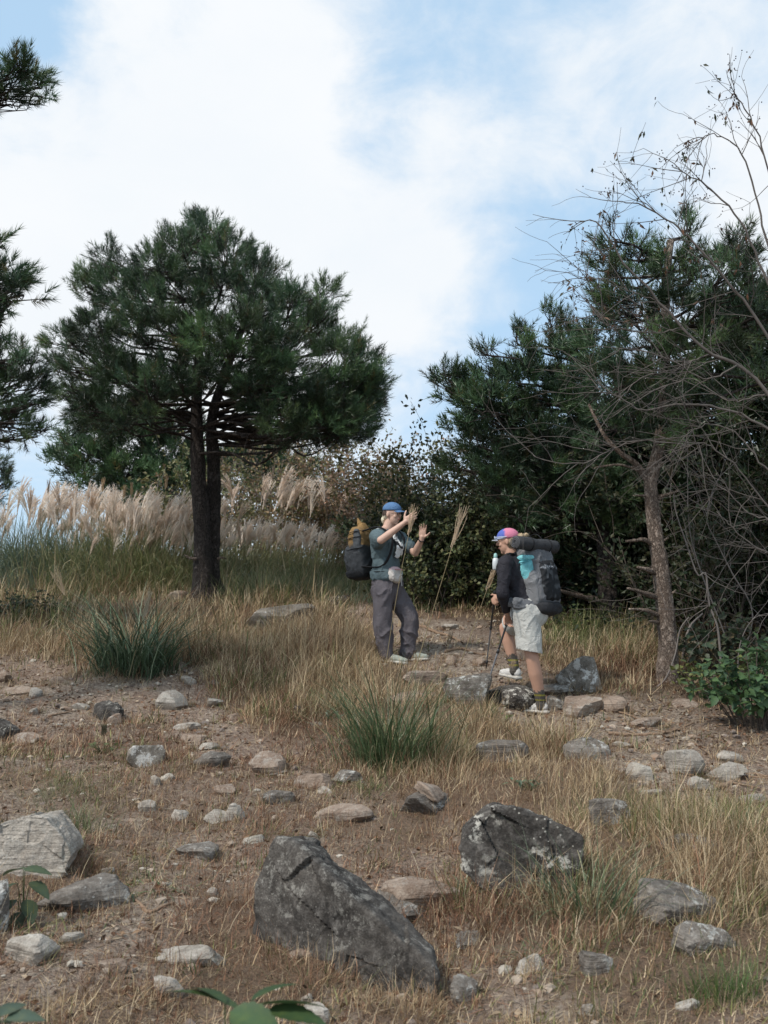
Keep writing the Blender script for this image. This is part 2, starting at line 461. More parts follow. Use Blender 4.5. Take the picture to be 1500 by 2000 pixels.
def f_rock(dark, mid, light, lich=0.5, lsize=14.0, lcol=(0.42, 0.42, 0.38), strat=0.0, moss=0.0):
    def f(n):
        v = n.co('Object'); r = n.rnd()
        off = n.new('ShaderNodeVectorMath', operation='ADD'); n.link(v, off.inputs[0])
        cx = n.new('ShaderNodeCombineXYZ'); n.link(n.math('MULTIPLY', r, 37.0), cx.inputs[0]); n.link(cx.outputs[0], off.inputs[1]); v = off.outputs[0]
        a = n.noise(3.2, 7, 0.62, v, 0.6); b = n.noise(22, 6, 0.7, v); g = n.noise(120, 3, 0.6, v)
        c = n.mix(n.map(a, 0.38, 0.62), dark, mid)
        c = n.mix(n.map(b, 0.42, 0.75, 0, 0.6), c, light)
        c = n.mix(n.map(g, 0.35, 0.7, 0, 0.45), c, tuple(x * 0.45 for x in dark))
        # lichen crusts
        l1 = n.map(n.noise(lsize, 7, 0.78, v, 0.3), 0.52, 0.585); l2 = n.map(n.noise(lsize * 0.23, 3, 0.5, v), 0.40, 0.58)
        lm = n.math('MULTIPLY', n.math('MULTIPLY', l1, l2), min(1.0, lich * 1.6))
        c = n.mix(lm, c, n.mix(b, lcol, tuple(min(1, x * 1.35) for x in lcol)))
        sp = n.math('MULTIPLY', n.math('LESS_THAN', n.vor(lsize * 2.4, v), 0.17), n.math('MULTIPLY', n.map(n.noise(4, 2, 0.5, v), 0.45, 0.6), min(1, lich * 1.2)))
        c = n.mix(sp, c, lcol)
        h = n.math('ADD', n.math('MULTIPLY', b, 0.6), n.math('MULTIPLY', g, 0.25))
        if strat:
            vs = n.new('ShaderNodeMapping'); vs.inputs['Scale'].default_value = (2, 2, 26); vs.inputs['Rotation'].default_value = (0.15, 0.25, 0)
            n.link(v, vs.inputs[0]); st = n.noise(1.6, 4, 0.6, vs.outputs[0], 0.5)
            c = n.mix(n.map(st, 0.35, 0.62, strat, 0.0), c, tuple(x * 0.4 for x in dark)); h = n.math('ADD', h, st)
        # thin darker lines along cell edges
        cr = n.map(n.vor(3.1, n.mix(0.12, v, n.noise(6, 4, .6, v, color=True)), 'DISTANCE_TO_EDGE'), 0.0, 0.035)
        c = n.mix(n.math('MULTIPLY', n.math('SUBTRACT', 1.0, cr), 0.35), c, tuple(x * 0.3 for x in dark))
        n.base(c); n.rough(0.92); n.spec(0.2); n.bump(h, 0.02, 0.9)
    return f
M['rock_dark'] = mat('rock_dark', f_rock((0.036, 0.031, 0.027), (0.095, 0.082, 0.071), (0.25, 0.225, 0.20), 0.6, 15, (.46,.43,.37)))
M['rock_slab'] = mat('rock_slab', f_rock((0.032, 0.028, 0.025), (0.095, 0.083, 0.072), (0.25, 0.225, 0.20), 0.28, 20, (0.34, 0.32, 0.28)))
M['rock_grey'] = mat('rock_grey', f_rock((0.13, 0.108, 0.09), (0.26, 0.225, 0.19), (0.44, 0.40, 0.35), 0.5, 12, (0.5, 0.49, 0.45), 0.3))
M['rock_pale'] = mat('rock_pale', f_rock((0.30, 0.255, 0.21), (0.48, 0.425, 0.36), (0.62, 0.57, 0.50), 0.25, 10, (0.36, 0.35, 0.29), 0.15))
M['rock_tan'] = mat('rock_tan', f_rock((0.22, 0.155, 0.115), (0.37, 0.28, 0.215), (0.50, 0.42, 0.34), 0.25, 10, (0.45, 0.43, 0.38), 0.1))
M['rock_lichen'] = mat('rock_lichen', f_rock((0.10, 0.085, 0.07), (0.27, 0.235, 0.195), (0.44, 0.40, 0.34), 1.0, 7, (0.60, 0.58, 0.54)))
def f_ground(n):
    v = n.co('Object')
    a = n.noise(0.9, 6, 0.6, v, 0.4); b = n.noise(6, 7, 0.68, v); c_ = n.noise(38, 6, 0.7, v); d = n.noise(160, 3, 0.7, v)
    soil = n.mix(n.map(b, 0.35, 0.65), (0.29, 0.22, 0.17), (0.54, 0.45, 0.36))
    soil = n.mix(n.map(a, 0.42, 0.6, 0, 0.6), soil, (0.36, 0.255, 0.195))
    soil = n.mix(n.map(c_, 0.42, 0.62, 0, 0.65), soil, (0.10, 0.065, 0.047))
    soil = n.mix(n.map(d, 0.56, 0.68, 0, 0.6), soil, (0.40, 0.32, 0.25))
    f = n.vor(46, n.mix(0.05, v, n.noise(30, 2, .5, v, color=True)), 'F1', 'Color')
    fl = n.vor(46, v, 'F1', 'Distance')
    soil = n.mix(n.math('MULTIPLY', n.map(fl, 0.36, 0.30), 0.32), soil, n.mix(n.math('MULTIPLY', f, 1.0), (0.13, 0.065, 0.04), (0.38, 0.28, 0.19)))
    tint = n.attr()
    sep = n.new('ShaderNodeSeparateColor'); n.link(tint, sep.inputs[0])
    # red: how much turf and old thatch covers the soil;   green: leaf mould under the trees
    th = n.mix(n.map(c_, 0.3, 0.7), (0.095, 0.058, 0.036), (0.25, 0.165, 0.105))
    c = n.mix(n.math('MULTIPLY', sep.outputs[0], 0.8), soil, th)
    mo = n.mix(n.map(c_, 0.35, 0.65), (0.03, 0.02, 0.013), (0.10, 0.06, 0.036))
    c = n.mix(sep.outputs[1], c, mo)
    n.base(c); n.rough(0.95); n.spec(0.1)
    n.bump(n.math('ADD', n.math('ADD', n.math('MULTIPLY', b, 1.2), c_), n.math('MULTIPLY', n.math('ADD', d, n.map(fl, 0.4, 0.2)), 0.35)), 0.03, 1.0)
M['ground'] = mat('ground_soil', f_ground)
# ================================================================== GROUND
def zone(u, v, blobs):
    s = 0
    for (cu, cv, su, sv, w) in blobs:
        s = s + w * np.exp(-0.5 * (((u - cu) / su) ** 2 + ((v - cv) / sv) ** 2) ** 1.4)
    return s
# where it is bare (negative) and where turf grows thick (positive), laid out on the ground of the slope
TURF = [(560, 1270, 190, 75, 1.3), (640, 1380, 190, 60, .8), (1010, 1500, 200, 75, 1.2), (1330, 1640, 230, 90, 1.2), (1180, 1760, 260, 90, .7),
        (150, 1210, 190, 75, 1.2), (160, 1110, 260, 40, 1.1), (330, 1440, 120, 40, .25), (520, 1840, 140, 70, .5), (730, 1640, 100, 60, .35), (1100, 1860, 170, 50, .3), (1330, 1880, 160, 60, .7), (860, 1410, 70, 30, .8),
        (1180, 1270, 110, 50, 1.5), (860, 1180, 90, 26, 1.2), (560, 1160, 110, 30, .9), (1000, 1560, 160, 50, .4), (650, 1940, 220, 50, .35),
        (1040, 1402, 55, 16, -2.2), (780, 1296, 60, 10, -.8), (760, 1215, 150, 20, -.7), (880, 1255, 130, 32, -1.6), (700, 1175, 90, 16, -1.2), (960, 1300, 120, 30, -1.0), (1160, 1395, 110, 26, -1.6), (1340, 1440, 190, 50, -2.6), (1440, 1520, 170, 48, -2.6), (1300, 1490, 90, 34, -1.4), (340, 1330, 60, 40, -1.0), (430, 1440, 60, 40, -.9),
        (370, 1390, 75, 55, -.7), (60, 1340, 110, 45, -1.0), (120, 1400, 130, 35, -.35), (230, 1560, 190, 70, -.1), (200, 1800, 140, 40, -.5), (420, 1680, 120, 60, .0), (770, 1760, 130, 40, -.5), (1060, 1880, 70, 30, -.8), (100, 1900, 150, 60, -.4), (640, 1580, 140, 40, -.3), (960, 1960, 90, 30, -.3), (280, 1870, 130, 30, -.6)]
def turf(x, y, z):
    u, v = to_pix(np.stack([x, y, z], -1))
    p = np.stack([x, y], -1)
    s = 0.55 + zone(u, v, TURF) + 0.33 * fbm(p * 1.3 + 5, 3) + 0.25 * fbm(p * 4.5, 2)
    return s, u, v
def mould(x, y, u, v):
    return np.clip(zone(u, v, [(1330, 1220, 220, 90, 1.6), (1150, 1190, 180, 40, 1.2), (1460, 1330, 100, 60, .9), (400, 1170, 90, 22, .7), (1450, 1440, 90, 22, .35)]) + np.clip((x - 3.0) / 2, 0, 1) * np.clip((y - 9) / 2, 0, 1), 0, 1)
xs = np.concatenate([-np.geomspace(5000, 8, 26)[:-1], np.linspace(-8, -4.6, 50)[:-1], np.arange(-4.6, 4.6, 0.052), np.linspace(4.6, 9, 60)[1:], np.geomspace(9, 5000, 26)[1:]])
ys = [-40, -20, -10, -5, -2, 0, 1, 1.6]
yy = 2.0
while yy < 26: ys.append(yy); yy += 0.02 + yy * 0.0095
ys = np.array(ys + list(np.geomspace(yy, 7000, 40)))
X, Y = np.meshgrid(xs, ys)
Z = terrain(X, Y)
S, U, V = turf(X, Y, Z)
bare = np.clip(0.5 - S, 0, 1) * (Y < 26) * (Y > 1)
Z += (np.clip(S, 0, 1.3) * 0.02 - 0.01) * np.clip((26 - Y) / 5, 0, 1) + (0.010 * np.abs(fbm(np.stack([X, Y], -1) * 19, 3)) * ((Y < 16) & (Y > 1)))
g = Acc()
idx = np.arange(X.size).reshape(X.shape)
g.add(np.stack([X, Y, Z], -1).reshape(-1, 3), quads=np.stack([idx[:-1, :-1], idx[:-1, 1:], idx[1:, 1:], idx[1:, :-1]], -1).reshape(-1, 4),
      col=np.stack([np.clip((S - 0.15) * 1.1, 0, 1), mould(X, Y, U, V), 0 * X], -1).reshape(-1, 3))
put('ground', g.mesh('ground'), M['ground'], kind='structure')
def turf_at(x, y):
    z = terrain(x, y)
    return turf(np.asarray(x, float), np.asarray(y, float), z)
def gz(x, y):
    return float(terrain(x, y))

# ================================================================== PINES
def needle_shoots(acc, pos, dirs, lens, cols, per=40, nlen=0.105, wid=0.0026, seed=0, open_=1.0):
    r = np.random.default_rng(seed)
    n = len(pos)
    t = r.random((n, per)) ** 0.8
    a, b = frames(dirs)
    ph = r.random((n, per)) * 2 * math.pi
    ang = np.radians((68 - 45 * t) * open_ + r.normal(0, 7, (n, per)))
    side = a[:, None] * np.cos(ph)[..., None] + b[:, None] * np.sin(ph)[..., None]
    nd = dirs[:, None] * np.cos(ang)[..., None] + side * np.sin(ang)[..., None]
    nd[..., 2] += 0.10
    nd = nrm(nd)
    p0 = pos[:, None] + dirs[:, None] * (lens[:, None] * t)[..., None]
    L = nlen * (0.75 + 0.4 * r.random((n, per))) * (1 - 0.15 * t)
    tip = p0 + nd * L[..., None]
    sd = nrm(np.cross(nd, r.normal(0, 1, (n, per, 3)))) * wid
    v = np.stack([p0 - sd, p0 + sd, tip], 2).reshape(-1, 3)
    m = n * per
    c = cols[:, None] * (0.82 + 0.36 * r.random((n, per, 1)))
    c = np.repeat(c.reshape(-1, 3), 3, 0)
    acc.add(v, tris=np.arange(m * 3).reshape(m, 3), col=c)
GREENS = 1.08 * np.array([[0.045, 0.086, 0.036], [0.068, 0.118, 0.044], [0.040, 0.076, 0.040], [0.092, 0.132, 0.048], [0.058, 0.102, 0.050]])
def make_pine(label, trunks, lobes, Y0, seed=0, per=40, nlen=0.105, wid=0.0026, shoot_d=95, barkm='bark_dark', layers=3, depth=1.0,
              limb_r=0.035, shade=1.0, dead=(), group=None, name='pine_tree', shootlen=0.16, size=1.0, extra=None, stub_mat=None):
    """trunks: list of (world path, r0, r1).  lobes: (u, v, ru, rv[, dy]) boughs of foliage given by where they show"""
    r = np.random.default_rng(seed)
    base = trunks[0][0][0]
    root = thing(name, base, label, 'tree', group)
    sc = Y0 / FPX
    lob = []
    vtop0 = min(l[1] for l in lobes); fork = P(lobes[0][0], max(l[1] + l[3] * .3 for l in lobes), Y0)[2] - 0.1
    us = np.array([l[0] for l in lobes]); cu = (us.max() + us.min()) / 2; hw = (us.max() - us.min()) / 2 + 40
    for l in lobes:
        u, v, ru, rv = l[:4]
        if len(l) > 4: offs = [l[4]]
        else:
            tv = min(1.0, 0.30 + (v - vtop0) / 260.0)
            ch = math.sqrt(max(0.05, 1 - ((u - cu) / hw) ** 2)) * hw * sc * depth * tv
            offs = [0.0] if layers == 1 else list(np.linspace(-ch, ch, layers) * 0.72 + r.normal(0, 0.12, layers))
        for dy in offs:
            Yl = Y0 + dy
            k = Yl / Y0
            c = P(u, v, Yl)
            c[0] += r.normal(0, 0.05); c[2] += r.normal(0, 0.06)
            lob.append((c, ru * sc, (ru * .55 + rv * .45) * sc * 1.05, rv * sc))
    if extra: lob += extra
    pos, dr, ln, co = [], [], [], []
    br = Acc()
    allc = np.array([l[0] for l in lob])
    tp = []
    for pth, r0, r1 in trunks:
        sp = smooth_path(pth, 30); tp.append((sp, np.linspace(r0, r1, 30)))
    for li, (c, rx, ry, rz) in enumerate(lob):
        lt = 0.55 + 0.8 * r.random()
        area = 4 * (rx * ry + rx * rz + ry * rz) / 3 * 3.14
        n = max(5, int(area * shoot_d / size ** 2))
        ns_ = max(3, n // 7)                                   # shoots stand in tufts at the ends of the twigs
        ds = nrm(r.normal(0, 1, (ns_, 3)) + np.array([0, 0, 0.35])); rs = 0.55 + 0.50 * r.random(ns_) ** 0.7; tone = 0.30 + 1.15 * r.random(ns_)
        k_ = r.integers(0, ns_, n)
        d = nrm(ds[k_] + r.normal(0, .16, (n, 3)))
        p = c + ds[k_] * np.array([rx, ry, rz]) * rs[k_][:, None] + r.normal(0, .036 * (Y0 / 12) ** .7, (n, 3))
        ctr = allc.mean(0) - np.array([0, 0, 0.5])
        out = nrm(p - ctr)
        dd = nrm(d * 0.75 + out * 0.4 + np.array([0, 0, 0.55]) + r.normal(0, 0.30, (n, 3)))
        L = shootlen * size * (0.6 + 0.8 * r.random(n))
        base_c = GREENS[r.integers(0, len(GREENS))] * 0.5 + GREENS[r.integers(0, len(GREENS), n)] * 0.5
        yel = r.random(n) < 0.05
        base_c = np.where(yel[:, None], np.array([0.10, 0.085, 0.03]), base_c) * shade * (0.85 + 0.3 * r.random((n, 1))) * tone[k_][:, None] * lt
        pos.append(p); dr.append(dd); ln.append(L); co.append(base_c)
        # limb from the trunk
        best = None; rf = .15 + .75 * r.random() ** 1.5 if Y0 > 9.8 else .3 * r.random()
        for sp, rr in tp:
            w = sp[:, 2]
            cand = np.where(w < c[2] + 0.1)[0]
            if len(cand) == 0: cand = np.array([len(sp) // 2])
            dist = np.linalg.norm(sp[cand, :2] - c[:2], axis=1)
            tgt = max(c[2] - 0.22 * dist.min() - 0.05, fork + rf)
            k = cand[np.argmin(np.abs(w[cand] - tgt) + 0.0 * dist)]
            dd0 = np.linalg.norm(sp[k] - c)
            if best is None or dd0 < best[0]: best = (dd0, sp[k], rr[k])
        dd0, a, ra = best
        mid1 = a + (c - a) * 0.35 + np.array([0, 0, -0.04 * dd0]) + r.normal(0, 0.05 * dd0, 3)
        mid2 = a + (c - a) * 0.7 + np.array([0, 0, -0.05 * dd0]) + r.normal(0, 0.05 * dd0, 3)
        lp = smooth_path([a, mid1, mid2, c], 12)
        r0 = min(ra * 0.6, limb_r * (0.35 + 0.16 * dd0))
        tube(br, lp, np.linspace(r0, 0.009 * size, 12), 4, rough=0.12, seed=li, cap=False)
        # twigs to the shoots
        step = max(1, n // 7)
        for j in range(0, n, step):
            st = lp[int(r.integers(7, 12))]
            m = (st + p[j]) / 2 + r.normal(0, 0.03, 3) - np.array([0, 0, 0.03])
            tube(br, smooth_path([st, m, p[j], p[j] + dd[j] * L[j] * 0.8], 4), np.linspace(0.008, 0.0035, 4) * size, 3, cap=False)
        # side twigs, bare, low down
        for j in range(1):
            k = int(r.integers(3, 9)); q = lp[k] + r.normal(0, 0.28, 3) * np.array([1, 1, .5]) * dd0 * 0.35
            tube(br, smooth_path([lp[k], (lp[k] + q) / 2 + r.normal(0, .03, 3), q], 4), np.linspace(0.006, 0.0025, 4) * size, 3, cap=False)
    tk = Acc()
    for i, (sp, rr) in enumerate(tp):
        fl = rr.copy(); h = sp[:, 2] - sp[0, 2]; fl = fl * (1 + (0.45 if barkm == 'bark_dark' else .22) * np.exp(-h / 0.18))
        sp2 = sp.copy(); sp2[0, 2] -= 0.15
        pp = smooth_path(sp2, 90)
        tube(tk, pp, np.interp(np.linspace(0, 1, 90), np.linspace(0, 1, 30), fl), 24, rough=0.10, seed=seed + i)
    put('trunk', tk.mesh('pine_trunk'), M[barkm], root)
    put('branches', br.mesh('pine_branches'), M['bark_dark'] if stub_mat is None else M[stub_mat], root)
    ac = Acc()
    needle_shoots(ac, np.concatenate(pos), np.concatenate(dr), np.concatenate(ln), np.concatenate(co), per, nlen * size, wid, seed + 5)
    put('crown', ac.mesh('pine_needles', False), M['needles'], root)
    for dpts, dr0 in dead:
        s = Acc(); tube(s, smooth_path(dpts, 10), np.linspace(dr0, dr0 * 0.35, 10) * 1.25, 8, rough=0.25, seed=int(dr0 * 1e4) + len(dpts))
        put('dead_branch', s.mesh('dead_branch'), M['bark_pale'], root)
    return root

YB = 14.0
bB = G(396, 1178); YB = bB[1]
def along(Y, *uv):
    return [P(u, v, Y) for u, v in uv]
def rooted(b, pts):
    return [b] + list(pts)
big_lobes = [(400, 450, 55, 38), (352, 482, 55, 40), (455, 488, 58, 42), (305, 520, 55, 40), (510, 530, 48, 38),
             (200, 503, 26, 34), (160, 548, 30, 34), (222, 560, 55, 38), (276, 575, 58, 42), (345, 560, 68, 46), (430, 560, 68, 46), (515, 585, 58, 42), (570, 612, 55, 36), (640, 562, 24, 26), (634, 598, 22, 26),
             (125, 668, 46, 32), (188, 640, 55, 36), (250, 655, 60, 42), (190, 715, 72, 40), (105, 712, 20, 18), (320, 650, 60, 42), (400, 655, 70, 46), (480, 662, 70, 46), (560, 680, 68, 46), (622, 650, 48, 38), (666, 690, 52, 40),
             (708, 712, 40, 34), (722, 765, 40, 36), (665, 775, 68, 46), (600, 790, 66, 40), (560, 745, 68, 42), (635, 842, 62, 26), (690, 820, 50, 32), (735, 745, 26, 30),
             (480, 712, 60, 34), (400, 700, 60, 26), (320, 735, 60, 40), (250, 755, 60, 36), (172, 765, 46, 30), (158, 815, 42, 26), (222, 822, 56, 26), (268, 806, 40, 18), (520, 795, 52, 22), (560, 832, 40, 20), (640, 812, 74, 38), (600, 842, 56, 26), (680, 842, 50, 24), (540, 815, 50, 24), (740, 775, 26, 30), (500, 750, 56, 26), (435, 748, 58, 22), (350, 752, 56, 22), (515, 775, 50, 24), (290, 765, 50, 24), (700, 835, 46, 24), (720, 790, 40, 30), (120, 770, 30, 22), (700, 800, 44, 40), (200, 790, 60, 34)]
make_pine('big pine with two joined trunks and a broad flat-bottomed crown, left of the hikers',
          [(rooted(bB, along(YB, (397, 1120), (393, 1000), (386, 900), (384, 800), (388, 700), (395, 560), (402, 450))), 0.160, 0.03),
           (rooted(bB + np.array([0.19, 0.22, 0]), along(YB + .2, (413, 1120), (417, 1000), (417, 900), (414, 820), (440, 730), (480, 620), (500, 540))), 0.145, 0.03)],
          [(410 + (u - 410) * .98, v + (10 if v < 600 else 0), ru * .76, rv * .80) for u, v, ru, rv in big_lobes], YB, seed=11, per=30, shoot_d=92, limb_r=0.034, shootlen=0.17, nlen=0.105, layers=3, depth=0.85, wid=0.0032,
          dead=[(along(YB - .15, (384, 1092), (372, 1090), (360, 1084)), 0.022), (along(YB, (425, 1092), (433, 1089), (442, 1091)), 0.018)])
# pines behind on the left
Yb2 = 24.0
b2 = np.array([P(300, 1000, Yb2)[0], Yb2, gz(P(300, 1000, Yb2)[0], Yb2)])
make_pine('broad rounded pine behind the silver grass, seen left of the two-trunk pine',
          [(rooted(b2, along(Yb2, (300, 1000), (290, 900), (285, 830))), 0.2, 0.05)],
          [(290, 822, 50, 30), (235, 838, 45, 28), (345, 850, 45, 30), (195, 862, 45, 28), (270, 870, 60, 36), (330, 890, 55, 36), (150, 880, 34, 22), (125, 908, 30, 20), (190, 910, 55, 28), (250, 925, 60, 30), (320, 940, 55, 32), (370, 915, 40, 34), (225, 955, 45, 20), (290, 965, 55, 24), (350, 975, 45, 26), (160, 935, 34, 16), (300, 1000, 60, 22), (365, 1010, 45, 22)],
          Yb2, seed=21, per=16, nlen=0.15, wid=0.009, shoot_d=52, shootlen=0.26, depth=0.6, layers=2, shade=1.1, size=1.0)
Yb3 = 33.0
b3 = np.array([P(520, 1000, Yb3)[0], Yb3, gz(P(520, 1000, Yb3)[0], Yb3)])
make_pine('distant low pine showing just above the brown bushes, right of the two-trunk pine',
          [(rooted(b3, along(Yb3, (520, 1010), (520, 950), (518, 900))), 0.2, 0.06)],
          [(450, 900, 40, 22), (500, 893, 42, 22), (545, 900, 36, 20), (528, 878, 22, 14), (590, 915, 24, 14), (470, 930, 60, 24), (540, 930, 60, 24)],
          Yb3, seed=23, per=18, nlen=0.2, wid=0.010, shoot_d=44, shootlen=0.3, depth=0.7, layers=2)
# pines reaching in from the left edge
Yl = 8.0
bl = np.array([P(-330, 1300, Yl)[0], Yl, gz(P(-330, 1300, Yl)[0], Yl)])
make_pine('nearest pine, its bough entering at the upper left against the white cloud',
          [(rooted(bl, along(Yl, (-325, 1000), (-330, 700), (-320, 400), (-310, 120))), 0.15, 0.04)],
          [(50, 150, 30, 22, 0), (75, 160, 22, 22, .1), (10, 165, 35, 26, 0), (12, 208, 20, 16, .1), (-60, 190, 50, 30, .2), (-140, 220, 60, 36, 0), (-220, 260, 70, 40, .2), (-250, 120, 70, 50, 0), (-330, 60, 80, 60, 0), (-420, 200, 80, 50, 0),
           (-5, 480, 16, 14, 0), (12, 520, 24, 18, .1), (28, 572, 40, 20, 0), (62, 572, 24, 13, -.05), (2, 560, 40, 28, .2), (12, 625, 20, 26, .1), (-60, 580, 60, 40, 0), (-130, 560, 70, 46, .3), (-130, 640, 70, 40, -.3), (-220, 600, 80, 50, 0), (-300, 480, 80, 60, 0), (-420, 560, 90, 60, 0)],
          Yl, seed=31, per=40, shoot_d=190, wid=0.0032, nlen=0.10, layers=1, shootlen=0.14, limb_r=0.035)
Ym = 12.0
bm = np.array([P(-230, 1250, Ym)[0], Ym, gz(P(-230, 1250, Ym)[0], Ym)])
make_pine('shaded pine whose boughs enter from the left edge at the height of the big crown',
          [(rooted(bm, along(Ym, (-225, 1000), (-220, 850), (-200, 700))), 0.15, 0.05)],
          [(-4, 690, 24, 34), (32, 712, 34, 24), (66, 735, 20, 20), (40, 762, 52, 30), (74, 790, 30, 22), (30, 815, 52, 26), (75, 838, 34, 16), (25, 848, 40, 18), (-20, 745, 50, 40), (-90, 760, 70, 50), (-170, 740, 80, 60), (-100, 850, 70, 36), (-260, 780, 90, 60), (-200, 640, 80, 50)],
          Ym, seed=37, per=30, shoot_d=60, wid=0.0034, layers=2, depth=0.35, shootlen=0.16, limb_r=0.04)
Yn = 24.0
bn = np.array([P(-120, 1100, Yn)[0], Yn, gz(P(-120, 1100, Yn)[0], Yn)])
make_pine('far pine barely entering the left edge just above the silver grass',
          [(rooted(bn, along(Yn, (-115, 1000), (-110, 900))), 0.15, 0.05)],
          [(2, 918, 20, 13), (20, 938, 14, 8), (4, 958, 22, 12), (-4, 975, 18, 9), (-40, 900, 40, 24), (-90, 880, 50, 36), (-60, 960, 50, 26), (-150, 940, 60, 40)],
          Yn, seed=41, per=24, nlen=0.14, wid=0.005, shoot_d=50, layers=2, depth=0.5, shootlen=0.2)

# the pine wood on the right
bA = G(1302, 1332); YA = bA[1]
stub = lambda *uvd: [P(u, v, YA + d) for u, v, d in uvd]
make_pine('front pine on the right with a pale scaly trunk, broken branch stubs and ragged crown',
          [(rooted(bA, along(YA, (1304, 1270), (1300, 1200), (1293, 1130), (1282, 1060), (1275, 1000), (1271, 940), (1283, 890), (1290, 840), (1300, 700), (1300, 560), (1310, 470))), 0.096, 0.035),
           ([P(1271, 945, YA), P(1240, 905, YA), P(1212, 885, YA - .1), P(1180, 850, YA - .1), P(1150, 790, YA)], 0.034, 0.012)],
          [(1192, 486, 22, 26), (1182, 532, 26, 28), (1215, 560, 40, 34), (1262, 505, 24, 34), (1335, 470, 20, 34), (1300, 545, 50, 36), (1370, 540, 40, 36), (1440, 540, 45, 40), (1420, 480, 18, 26),
           (1240, 620, 60, 42), (1330, 620, 70, 46), (1420, 610, 66, 44), (1490, 590, 46, 44), (1215, 690, 58, 42), (1290, 700, 70, 46), (1380, 700, 70, 44), (1210, 770, 60, 42), (1280, 790, 66, 40), (1350, 790, 60, 36), (1210, 840, 54, 30),
           (1190, 600, 24, 28), (1560, 620, 70, 60), (1540, 720, 60, 50)],
          YA, seed=51, per=28, shoot_d=74, wid=0.0036, barkm='bark_pale', layers=2, depth=0.7, shootlen=0.16, limb_r=0.04,
          dead=[(stub((1268, 968, 0), (1250, 968, -.06), (1236, 968, -.1)), 0.012), (stub((1278, 1066, 0), (1258, 1054, -.08), (1238, 1056, -.12), (1222, 1057, -.14)), 0.022),
                (stub((1280, 1118, 0), (1262, 1112, -.1), (1244, 1108, -.14)), 0.026), (stub((1286, 1166, 0), (1262, 1160, -.1), (1240, 1152, -.16), (1224, 1149, -.18)), 0.024),
                (stub((1290, 1204, 0), (1268, 1194, -.1), (1246, 1190, -.15), (1228, 1190, -.18)), 0.021), (stub((1290, 1218, 0), (1276, 1214, -.1), (1268, 1213, -.14)), 0.018),
                (stub((1283, 975, 0), (1296, 968, -.05), (1310, 964, -.1), (1324, 959, -.1)), 0.02), (stub((1290, 1060, 0), (1306, 1050, -.06)), 0.016), (stub((1304, 1163, 0), (1316, 1156, -.06), (1320, 1152, -.08)), 0.012),
                (stub((1262, 925, 0), (1215, 908, -.05), (1170, 912, -.1), (1160, 915, -.1)), 0.012), (stub((1290, 910, 0), (1288, 880, -.1), (1310, 900, -.2), (1314, 910, -.2)), 0.008)])
bB2 = G(1190, 1222); Y2 = bB2[1]
make_pine('pine with a dark straight trunk and long boughs stretching left above the two hikers',
          [(rooted(bB2, along(Y2, (1188, 1150), (1182, 1050), (1180, 950), (1160, 850), (1150, 760), (1130, 690))), 0.15, 0.04)],
          [(868, 735, 20, 22), (885, 770, 30, 28), (905, 755, 26, 22), (915, 805, 40, 34), (955, 745, 30, 26), (960, 790, 50, 38), (960, 700, 14, 18), (1026, 668, 15, 26), (1020, 712, 28, 26), (1015, 760, 54, 38), (1085, 640, 22, 18), (1105, 670, 34, 28), (1080, 715, 58, 38), (1150, 700, 50, 50),
           (905, 850, 36, 26), (930, 875, 46, 30), (1000, 840, 66, 44), (1080, 800, 68, 46), (1150, 790, 60, 46), (1070, 880, 72, 44), (990, 905, 60, 34), (1150, 880, 70, 50), (905, 925, 40, 24), (1040, 950, 66, 38), (1120, 960, 66, 40), (960, 955, 46, 26), (1200, 960, 60, 40), (1010, 1000, 44, 22), (1090, 1010, 60, 26), (1180, 1020, 50, 22)],
          Y2, seed=53, per=22, shoot_d=80, wid=0.0052, layers=2, depth=0.5, shootlen=0.17, limb_r=0.045, barkm='bark_dark', shade=0.85,  # shade below one: the wood's gloom put into the needle colour
          dead=[([P(1180, 1176, Y2), P(1150, 1168, Y2 - .2), P(1115, 1160, Y2 - .35), P(1090, 1152, Y2 - .45)], 0.04), ([P(1186, 1130, Y2), P(1215, 1122, Y2 - .2), P(1250, 1120, Y2 - .3)], 0.015)])
def dark_pine(label, u, vtop, Yp, lo, seed, hw=160):
    x = P(u, 1100, Yp)[0]; b = np.array([x, Yp, gz(x, Yp)])
    rr = np.random.default_rng(seed); L = []
    v = vtop
    while v < lo:
        k = min(1, (v - vtop) / 180 + 0.25)
        for uu in np.linspace(u - hw * k, u + hw * k, 5): L.append((uu + rr.normal(0, 14), v + rr.normal(0, 12), 55, 36))
        v += 48
    make_pine(label, [(rooted(b, along(Yp, (u, 1100), (u + 10, 950), (u, vtop + 40))), 0.14, 0.04)], L, Yp, seed=seed, per=8, nlen=0.16, wid=0.017, shoot_d=38, layers=2, depth=0.5, shootlen=0.22, limb_r=0.04, shade=0.5)  # needle colour cut down to paint in the shade of the wood
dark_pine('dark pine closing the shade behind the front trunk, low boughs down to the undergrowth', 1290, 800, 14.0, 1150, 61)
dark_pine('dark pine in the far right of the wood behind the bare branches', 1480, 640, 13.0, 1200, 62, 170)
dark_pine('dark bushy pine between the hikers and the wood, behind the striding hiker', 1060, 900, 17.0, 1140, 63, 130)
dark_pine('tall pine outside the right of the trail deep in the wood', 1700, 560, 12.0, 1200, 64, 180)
dark_pine('deepest pine of the wood, seen only between the two trunks', 1240, 880, 19.0, 1160, 65, 200)

